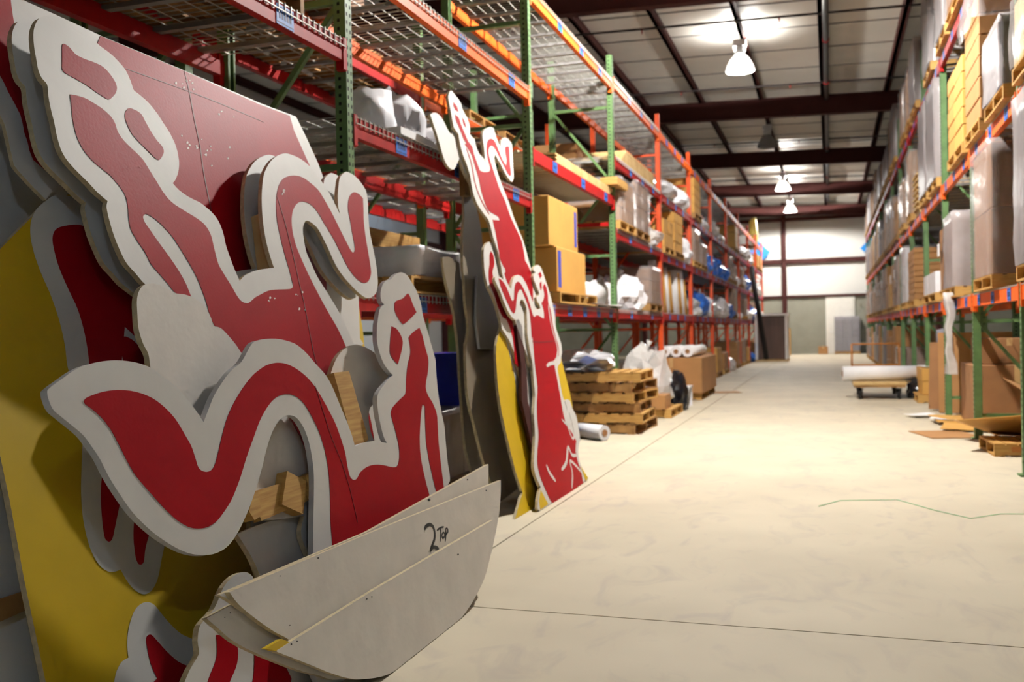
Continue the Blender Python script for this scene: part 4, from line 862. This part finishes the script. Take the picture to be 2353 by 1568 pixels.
# bay three
pallet((-3.15, 10.6, lvl(1.46)), 'wooden pallet on low shelf under two big honey-coloured cartons', dx=.95, dy=1.7, m='wood')
carton((-3.15, 10.45, lvl(1.46) + PH_), (.85, 1.25, .48), 'lower honey-coloured carton with blue printing on shelf pallet', 'carton_gold', pr=(.426, -.58, -.46, .05, .44))
carton((-3.18, 10.25, lvl(1.46) + PH_ + .482), (.85, 1.2, .52), 'upper honey-coloured carton stacked on the blue-printed carton', 'carton_gold', pr=(.426, .45, .55, .06, .46))
roll((-3.0, 11.55, lvl(1.46) + .17), (-3.0, 12.7, lvl(1.46) + .17), .17, 'fat white roll on low shelf right of the honey cartons')
sheet((-2.85, 12.1, lvl(1.46) + .004), .5, 1.5, 'white sheet of paper hanging over the low shelf edge by third green post', 'paper', (0, 0, 0), .002, .03, 'paper_sheet', 'paper')
blob((-3.1, 13.3, lvl(1.46)), (.5, .6, .42), 'white bag on low shelf just past third green post', 'plastic_white', 3)
for k in range(6):
    pallet((-2.62 + random.uniform(-.03, .03), 11.75 + random.uniform(-.05, .05), k * .1225), 'pallet in the floor stack by third green post, %s from the bottom' % OD[k], rz=random.uniform(-.12, .12), dx=.95, dy=1.1, m=('wood_old', 'wood')[k % 2], group='floor stack of pallets')
blob((-3.05, 11.6, .745), (1.0, 1.2, .25), 'crumpled silver film lying on top of the floor pallet stack', 'foil', 4, name='silver_film', cat='film', amp=.45, knot=False)
roll((-2.4, 10.5, .09), (-2.75, 10.75, .09), .085, 'short white paper roll on floor beside the farther red signs')
pallet((-2.55, 13.9, 0), 'pallet under the clear plastic sack on the floor', dx=.9, dy=1.1, m='wood')
carton((-2.45, 13.55, PH_), (.55, .5, .2), 'flat taped carton on floor pallet under the clear sack', 'carton')
blob((-2.56, 14.05, PH_ + .0), (.7, .8, .85), 'big clear plastic sack on floor pallet between green and orange posts', 'plastic_clear', 12, amp=.35)
blob((-2.28, 14.83, .003), (.45, .5, .6), 'shiny black plastic sack leaning at floor by the clear sack', 'plastic_black', 15, amp=.3, knot=False)
t = thing('step_stool', 'small white wooden stool in front of orange post', 'stool', (-2.35, 15.4, 0))
MB().box(-.25, .25, -.2, .2, .3, .33).build('seat', 'paper', t)
for x in (-.22, .22):
    for y in (-.17, .17): MB().box(x - .02, x + .02, y - .02, y + .02, 0, .3).build('leg', 'plastic_white', t)
pallet((-2.62, 17.85, 0), 'pallet under the largest open floor carton', dx=1.0, dy=2.0, m='wood')
carton((-2.62, 17.85, PH_), (1.05, 2.2, .62), 'largest brown carton on the left floor, white rolls on top', 'carton')
for k in range(4): roll((-2.95 + .2 * k, 16.85, .745 + .1), (-2.95 + .2 * k + .02, 18.7, .745 + .1), .095, 'white roll on the largest floor carton, %s from the rack' % OD[k], group='white rolls on the floor carton')
sheet((-2.0, 18.9, .003), .7, .5, 'small brown cardboard scrap on floor past the largest carton', 'carton', (0, 0, .3))
# bay three upper: plywood stack and grey roll
for k in range(5):
    MB().box(-3.5, -2.74, 9.9 + .06 * (k % 2), 12.6 + .05 * k, lvl(2.97) + .02 * k, lvl(2.97) + .02 * k + .018).build('plywood_sheet', 'wood_pale', label='plywood sheet in shelf stack above honey cartons, %s from bottom' % OD[k], cat='plywood', group='plywood stack')
MB().box(-2.85, -2.62, 12.5, 13.2, lvl(2.97) + .12, lvl(2.97) + .22).build('timber', 'wood', label='honey timber block poking past third green post at second shelf', cat='timber')
roll((-3.3, 10.4, lvl(1.46) + 1.24), (-3.3, 12.6, lvl(1.46) + 1.24), .1, 'grey fabric roll slung under second shelf above the honey cartons', 'grey_box')
for y in (10.45, 12.55): MB().bar((-3.62, y, lvl(1.46) + 1.115), (-2.76, y, lvl(1.46) + 1.115), .04, .05).build('support_bar', 'beam_red', label='red support bar across the bay under the grey roll, %s end' % ('near' if y < 11 else 'far'), cat='bar')
# bay four
for k in range(4):
    MB().box(-3.3, -2.72, 13.3 + .1 * k, 15.9, lvl(3.54) + .05 * k, lvl(3.54) + .05 * k + .045).build('plank', 'wood_pale', label='long pale plank on third shelf between green and orange posts, %s from bottom' % OD[k], cat='plank', group='planks on the third shelf')
pallet((-3.29, 14.4, 0), 'long low pallet on floor behind the clear sack, left rack', dx=.55, dy=2.6)
wrapped((-3.29, 14.4, PH_), (.5, 2.5, .62), (1, 3, 2), 'long grey film-wrapped load on floor behind pallet stack and clear sack', 'grey_box', 'wrap')
pallet((-3.2, 10.2, 0), 'pallet on floor behind the farther red signs', dx=.85, dy=1.2)
blob((-3.2, 10.2, PH_), (.75, 1.1, .6), 'blue plastic bundle on floor pallet behind the farther red signs', 'plastic_blue2', 41, amp=.35)
CN = {'carton': 'brown', 'carton_dark': 'dark brown', 'carton_gold': 'honey-coloured', 'grey_box': 'grey', 'plastic_white': 'white', 'plastic_blue2': 'blue'}
rg = random.Random(21)
def fill(side, b, li, z, y0, y1, kinds, n, place):
    """goods along one shelf of one bay"""
    wd = (y1 - y0 - .2) / n
    for k in range(n):
        yy = y0 + .1 + wd * (k + .5); x = (LX - .4) if side > 0 else (RX + .39)
        if place == 'on the floor': zb = 0.
        else: zb = lvl(z)
        where = '%s rack bay %s, %s, place %s' % ('left' if side > 0 else 'right', ORD[b], place, OD[k])
        kind = rg.choice(kinds); room = rg.uniform(.42, .78) if side > 0 else rg.uniform(.6, 1.2)
        if kind == 'empty': continue
        if kind in ('wrapc', 'wrapg', 'cart'):
            pallet((x, yy, zb), 'pallet at %s' % where, dx=.88, dy=min(1.15, wd - .08), m=rg.choice(['wood', 'wood_old']))
            m = {'wrapc': rg.choice(['carton', 'carton_dark']), 'wrapg': 'grey_box', 'cart': rg.choice(['carton', 'carton_gold'])}[kind]
            wrapped((x, yy, zb + PH_), (.84, min(1.05, wd - .14), room), (1, rg.choice([1, 2]), rg.choice([2, 3, 4])), '%s %s at %s' % (CN[m], 'cartons' if kind == 'cart' else 'film-wrapped load', where), m, None if kind == 'cart' else ('wrap_thick' if kind == 'wrapg' else 'wrap'), tag_=rg.random() < .3)
        elif kind == 'bag':
            m = rg.choice(['plastic_white', 'plastic_white', 'plastic_clear', 'foil']); blob((x + side * .1, yy, zb), (.75, wd * .8, rg.uniform(.35, .6)), '%s plastic bundle at %s' % ({'plastic_white': 'white', 'plastic_clear': 'clear', 'foil': 'silvery'}[m], where), m, rg.random() * 90, amp=.34, sub=3)
        elif kind == 'blue':
            blob((x + side * .1, yy, zb), (.8, wd * .85, rg.uniform(.4, .6)), 'blue plastic bundle at %s' % where, 'plastic_blue2', rg.random() * 90, amp=.32)
        elif kind == 'rolls':
            for q in range(3): roll((x - .3 + .28 * q, yy - wd * .42, zb + .12), (x - .3 + .28 * q, yy + wd * .42, zb + .12), .115, 'white roll %s from wall at %s' % (OD[q], where), rg.choice(['paper', 'plastic_white']), group='white rolls on the racks')
        elif kind == 'tubes':
            for q in range(4): roll((LX - .15 if side > 0 else RX + .2, yy - wd * .35 + wd * .22 * q, zb), (LX - .2 if side > 0 else RX + .25, yy - wd * .35 + wd * .22 * q, zb + rg.uniform(.7, .95)), .11, 'upright %s tube, %s, at %s' % ('tan' if q % 2 else 'white', OD[q], where), 'carton_gold' if q % 2 else 'paper', group='upright tubes')
# bay four and beyond, left
fill(1, 3, 0, 1.46, LP[3] + 2.1, LP[4], ['wrapc'], 1, 'low shelf far end'); fill(1, 3, 0, 1.46, LP[3] + 1.0, LP[3] + 2.05, ['bag'], 1, 'low shelf near end')
fill(1, 3, 1, 2.55, LP[3], LP[4], ['bag', 'bag', 'wrapc'], 3, 'second shelf')
fill(1, 4, 0, 1.46, LP[4], LP[4] + 1.9, ['tubes'], 1, 'low shelf near end'); fill(1, 4, 0, 1.46, LP[4] + 1.9, LP[5], ['tubes'], 1, 'low shelf far end')
fill(1, 4, 1, 2.5, LP[4], LP[5], ['cart', 'bag', 'wrapc'], 3, 'second shelf'); fill(1, 4, 2, 3.54, LP[4], LP[5], ['cart', 'wrapc', 'bag'], 2, 'third shelf')
for b in range(5, 11):
    fill(1, b, 0, 0, LP[b], LP[b + 1], ['blue', 'cart', 'cart', 'wrapc', 'bag'], 2, 'on the floor')
    fill(1, b, 0, 1.46, LP[b], LP[b + 1], ['rolls', 'bag', 'wrapc', 'bag', 'blue'], 3, 'low shelf')
    fill(1, b, 1, 2.5, LP[b], LP[b + 1], ['rolls', 'blue', 'bag', 'wrapc'], 3, 'second shelf')
    fill(1, b, 2, 3.54, LP[b], LP[b + 1], ['bag', 'cart', 'empty', 'rolls'], 2, 'third shelf')
# ---- right rack
def load(y0, y1, lv, h, grid, label, m='carton', wrap='wrap', x=None, pal=True, tag_=False, base=None, dx=.84, plm='wood'):
    z = lvl(lv) if lv is not None else 0
    yy = (y0 + y1) / 2; x = x or RX - .05 + dx / 2
    if pal: pallet((x, yy, z), 'pallet under the ' + label, dx=dx + .02, dy=y1 - y0, m=plm); z += PH_
    if base: z += base
    return wrapped((x, yy, z), (dx, y1 - y0 - .06, h), grid, label, m, wrap, tag_=tag_)
load(10.15, 11.18, 3.0, 1.2, (1, 1, 6), 'tall brown carton stack with film over its top, upper right shelf nearest', 'carton', None)
s = shell(.93, 1.05, .32, .04, 4); s.materials.append(M('wrap')); put('film_cover', s, None, (RX + .37, 10.665, lvl(3.0) + PH_ + .96), label='loose clear film draped over the tall carton stack, upper right', cat='film')
load(11.4, 12.75, 3.0, .95, (1, 2, 5), 'honey carton stack behind the tall one, upper right shelf', 'carton_gold', None)
load(14.0, 15.2, 3.0, 1.3, (1, 2, 3), 'tall grey film-wrapped load, upper right shelf, nearer of two', 'grey_box', 'wrap_thick')
load(15.4, 16.5, 3.0, 1.3, (1, 2, 3), 'tall grey film-wrapped load, upper right shelf, farther of two', 'grey_box', 'wrap_thick')
for k in range(7): put('foam_tray', cached('tray', lambda: MB().box(-.42, .42, -.35, .35, 0, .06).box(-.46, .46, -.4, .4, .06, .09).mesh('foam_tray', 'wood_pale')), None, (RX + .4, 17.4, lvl(3.0) + .091 * k), label='cream foam tray in upper right stack, %s from bottom' % OD[k], cat='tray', group='cream trays stacked on the upper right shelf')
load(18.3, 19.2, 3.0, 1.1, (1, 1, 2), 'white-edged carton tower, upper right shelf beyond the trays', 'carton', 'wrap')
load(20.0, 21.2, 3.0, .85, (1, 2, 3), 'shorter carton load, upper right shelf beyond the white-edged tower', 'carton', 'wrap', tag_=True)
load(9.55, 10.7, 1.47, 1.2, (1, 1, 2), 'brown two-carton load in film, low right shelf by second green post', 'carton_dark', 'wrap', tag_=False)
load(12.2, 13.2, 1.47, .85, (1, 2, 3), 'film-wrapped carton block, low right shelf left of second green post', 'carton', 'wrap_thick')
load(13.25, 13.87, 1.47, .8, (1, 1, 1), 'narrow tall carton with white label, low right shelf', 'carton_dark', None, tag_=True)
load(14.4, 16.2, 1.47, .3, (2, 3, 1), 'low jumble of small white boxes on shelf pallet, right', 'plastic_white', None)
load(17.9, 19.25, 1.47, .9, (1, 2, 9), 'jagged stack of flat brown cartons, low right shelf', 'carton', None)
load(19.8, 21.0, 1.47, 1.05, (1, 2, 3), 'white film-wrapped load, low right shelf beyond the jagged stack', 'plastic_white', 'wrap')
load(7.2, 8.35, 1.47, 1.25, (1, 1, 3), 'grey film-wrapped load cut by the right picture edge, low shelf', 'grey_box', 'wrap_thick')
load(7.3, 8.4, 3.0, .5, (1, 2, 2), 'cream bundle on upper shelf cut by the right picture edge', 'wood_pale', 'wrap')
load(8.8, 9.8, 3.0, .55, (1, 2, 1), 'lilac grey film load, upper right shelf right of green post', 'grey_box', 'wrap_thick')
for i_, (a_, b_, h_, m_) in enumerate(((11.5, 12.7, 1.0, 'carton_dark'), (12.8, 13.85, 1.2, 'grey_box'), (14.5, 15.6, 1.25, 'grey_box'), (16.9, 18.1, 1.0, 'grey_box'), (18.4, 19.2, .9, 'carton'), (19.6, 20.7, .9, 'carton_dark'), (22.3, 23.4, 1.1, 'grey_box'), (23.6, 24.6, 1.0, 'carton'))):
    load(a_, b_, 4.68, h_, (1, 2, 3), 'top shelf load under the right roof edge, %s from camera' % ORD[i_], m_, 'wrap_thick' if m_ == 'grey_box' else 'wrap')
for b in range(6, 13):
    y0, y1 = RP[b], RP[b + 1]
    for li, z in enumerate((1.47, 3.0, 4.68)):
        if li == 2 and b == 6: continue
        fill(-1, b, li, z, y0, y1, ['wrapg', 'wrapc', 'wrapc', 'cart'], 2, ['low shelf', 'middle shelf', 'top shelf'][li])
    fill(-1, b, 0, 0, y0, y1, ['wrapc', 'wrapg', 'cart'], 2, 'on the floor')
# floor level, right
sheet((1.98, 14.3, .56), 1.1, 1.15, 'big brown cardboard sheet standing under the low right shelf', 'carton', (0, -math.pi / 2 + .0, 1.35), .012)
sheet((1.62, 14.75, .5), .95, .6, 'brown cardboard sheet leaning beside the grey foam, right floor', 'carton_dark', (0, -math.pi / 2 + .1, 1.2), .012)
t = thing('foam_bundle', 'tall grey foam roll standing at the foot of right rack', 'foam', (1.6, 15.1, 0))
MB().lathe([(0, 0), (.13, 0), (.14, .3), (.12, .7), (.135, 1.15), (0, 1.17)], 14).build('foam_roll', 'grey_box', t)
MB().lathe([(.142, .55), (.15, .56), (.15, .6), (.142, .61)], 14).build('strap', 'paper', t)
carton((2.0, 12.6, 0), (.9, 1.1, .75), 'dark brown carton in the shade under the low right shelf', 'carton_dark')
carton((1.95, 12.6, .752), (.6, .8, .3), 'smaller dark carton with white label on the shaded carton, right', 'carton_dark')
for i_, (x, y, dx, dy, r, z, tl) in enumerate(((1.2, 11.6, .55, .75, .25, .004, 0), (1.62, 12.1, .8, .5, -.2, .02, .05), (1.75, 11.0, .8, .7, .5, .1, .12), (1.7, 10.3, .75, .9, -.5, .16, -.25), (1.95, 9.9, .6, .8, .9, .3, .5), (1.55, 13.0, .7, .6, .1, .03, .06))):
    sheet((x, y, z + abs(tl) * .3), dx, dy, 'flattened brown carton piece on right floor, %s from the aisle edge' % OD[i_], 'carton' if i_ % 2 == 0 else 'carton_gold', (tl, tl * .5, r), .006, group='flattened cartons by the right rack')
pallet((1.75, 10.1, 0), 'pallet with orange tag near the second right green post', rz=.05, dx=.7, dy=.7, m='wood')
put('orange_tag', MB().box(-.06, .06, -.002, .002, 0, .05).mesh('orange_tag', 'cart_orange'), None, (1.62, 9.735, .045), label='small orange tag on the floor pallet, right', cat='tag')
t = pallet((1.6, 16.9, 0), 'small pallet on right floor near the platform cart', dx=.6, dy=1.2, m='wood')
wrapped((1.62, 16.9, PH_), (.5, 1.0, .42), (1, 2, 2), 'small carton pile with white papers on it, right floor', 'carton_gold', None)
sheet((1.62, 16.9, PH_ + .425), .45, .6, 'white papers on top of the small carton pile, right floor', 'paper', (0, 0, .1), .01, .02, 'paper_sheet', 'paper')
sheet((1.12, 13.8, .003), .3, .3, 'curled white paper on floor, nearer the aisle centre', 'paper', (0, 0, .5), .002, .06, 'paper_sheet', 'paper', seed=3)
sheet((1.36, 13.0, .003), .32, .4, 'crumpled lilac-white paper on floor beside the flattened cartons', 'paper', (0, 0, -.3), .002, .07, 'paper_sheet', 'paper', seed=7)
sheet((1.35, 13.6, .003), .3, .9, 'green strap tangle on floor by the papers', 'green_strap', (0, 0, -.3), .002, .01, 'strap', 'strap') if False else None
s = shell(.07, .3, 1.0, .07, 8); s.materials.append(M('plastic_clear')); put('hanging_film', s, None, (1.38, 12.75, .62), label='strip of clear film hanging from low right shelf to the floor goods', cat='film')
MB().tube([(-.09, 6.84, .004), (.05, 7.1, .004), (.43, 7.21, .004), (.64, 6.84, .004), (.82, 6.6, .004), (1.02, 6.8, .004), (1.3, 6.85, .004), (1.9, 6.7, .004)], .0022, 6).build('strapping_cord', 'green_strap', label='thin green strapping cord lying across the near floor', cat='cord')
# platform cart
t = thing('platform_cart', 'low wooden platform cart with black wheels carrying a white roll', 'cart', (.78, 17.8, 0))
for k in range(5): MB().box(-.42, .42, -.75 + .3 * k, -.46 + .3 * k, .24, .29).build('deck_plank', 'wood_pale', t)
MB().box(-.4, .4, -.74, .74, .2, .24).build('deck_frame', 'wood_old', t)
for x in (-.3, .3):
    for y in (-.6, .6):
        wh = MB().tube([(x - .025, y, .09), (x + .025, y, .09)], .09, 18).build('wheel', 'rubber', t)
        MB().box(x - .04, x - .03, y - .03, y + .03, .09, .2).box(x + .03, x + .04, y - .03, y + .03, .09, .2).build('caster_fork', 'pipe_dark', t)
for x in (-.4, .4): MB().tube([(x, .72, .24), (x, .74, .9)], .016, 8).build('handle_post', 'cart_orange', t)
for z in (.52, .9): MB().tube([(-.4, .73, z), (.4, .73, z)], .014, 8).build('handle_bar', 'cart_orange', t)
roll((.2, 17.35, .42), (1.45, 17.5, .42), .125, 'long white roll lying across the platform cart', 'paper')
blob((1.36, 17.35, .003), (.3, .35, .33), 'black plastic sack hanging at the end of the cart roll', 'plastic_black', 33, amp=.3, knot=False)
# far end
t = thing('wrapped_crate', 'big brown wrapped crate with white corner posts at far end of left rack', 'crate', (-2.05, 37.6, 0))
put('body', boxmesh('', 1.1, 1.3, 1.62, 'brown_wrap', .02), t, (0, 0, .06))
for x in (-.54, .54):
    for y in (-.64, .64): MB().box(x - .05, x + .05, y - .05, y + .05, .0, 1.7).build('corner_post', 'paper', t)
MB().box(-.62, .62, -.72, .72, 1.69, 1.76).build('lid', 'paper', t); MB().box(-.6, .6, -.7, .7, 0, .06).build('base', 'wood_pale', t)
roll((-2.2, 36.35, .09), (-2.66, 35.95, 3.5), .085, 'long black rolled tube leaning on the far end of left rack', 'rubber', core=False, name='rolled_tube', cat='tube')
MB().box(-3.4, -2.74, 40.6, 42.2, lvl(4.6), lvl(4.6) + .018).build('plywood_sheet', 'wood_pale', label='plywood sheet under the yellow roll, top of far left rack', cat='plywood')
t = thing('yellow_foam_roll', 'tall pale yellow roll standing on top of the far left rack end', 'roll', (-2.95, 41.4, lvl(4.6) + .02))
MB().lathe([(0, 0), (.17, 0), (.18, .5), (.15, 1.0), (.08, 1.15), (0, 1.16)], 14).build('rolled_foam', 'pale_yellow', t)
MB().lathe([(.18, .4), (.188, .41), (.188, .45), (.18, .46)], 14).build('strap', 'wood_pale', t)
for nm, x in (('blue diamond aisle marker at the far wall, left of the aisle', -3.2), ('blue diamond aisle marker at the far wall, right of the aisle', 2.05)):
    t = thing('aisle_marker', nm, 'sign', (x, YF - .36, 4.75), group='blue diamond aisle markers')
    MB().box(-.47, .47, -.01, .01, -.47, .47).build('panel', 'sign_blue', t, rot=(0, math.pi / 4, 0))
    MB().box(-.02, .02, .01, .03, -.5, .6).build('bracket', 'pipe_grey', t)
t = wrapped((.77, 46.0, PH_), (1.06, .8, 1.55), (3, 1, 5), 'stack of grey cartons in film before the white far door', 'grey_box', 'wrap')
pallet((.77, 46.0, 0), 'pallet under the grey carton stack by the far door', dx=1.1, dy=.85)
carton((-.28, 46.0, 0), (.42, .4, .35), 'small brown carton on floor left of the far white door', 'carton')
carton((-1.9, 44.6, 0), (.5, .5, 1.2), 'slim tan carton standing behind the brown wrapped crate', 'carton_gold')
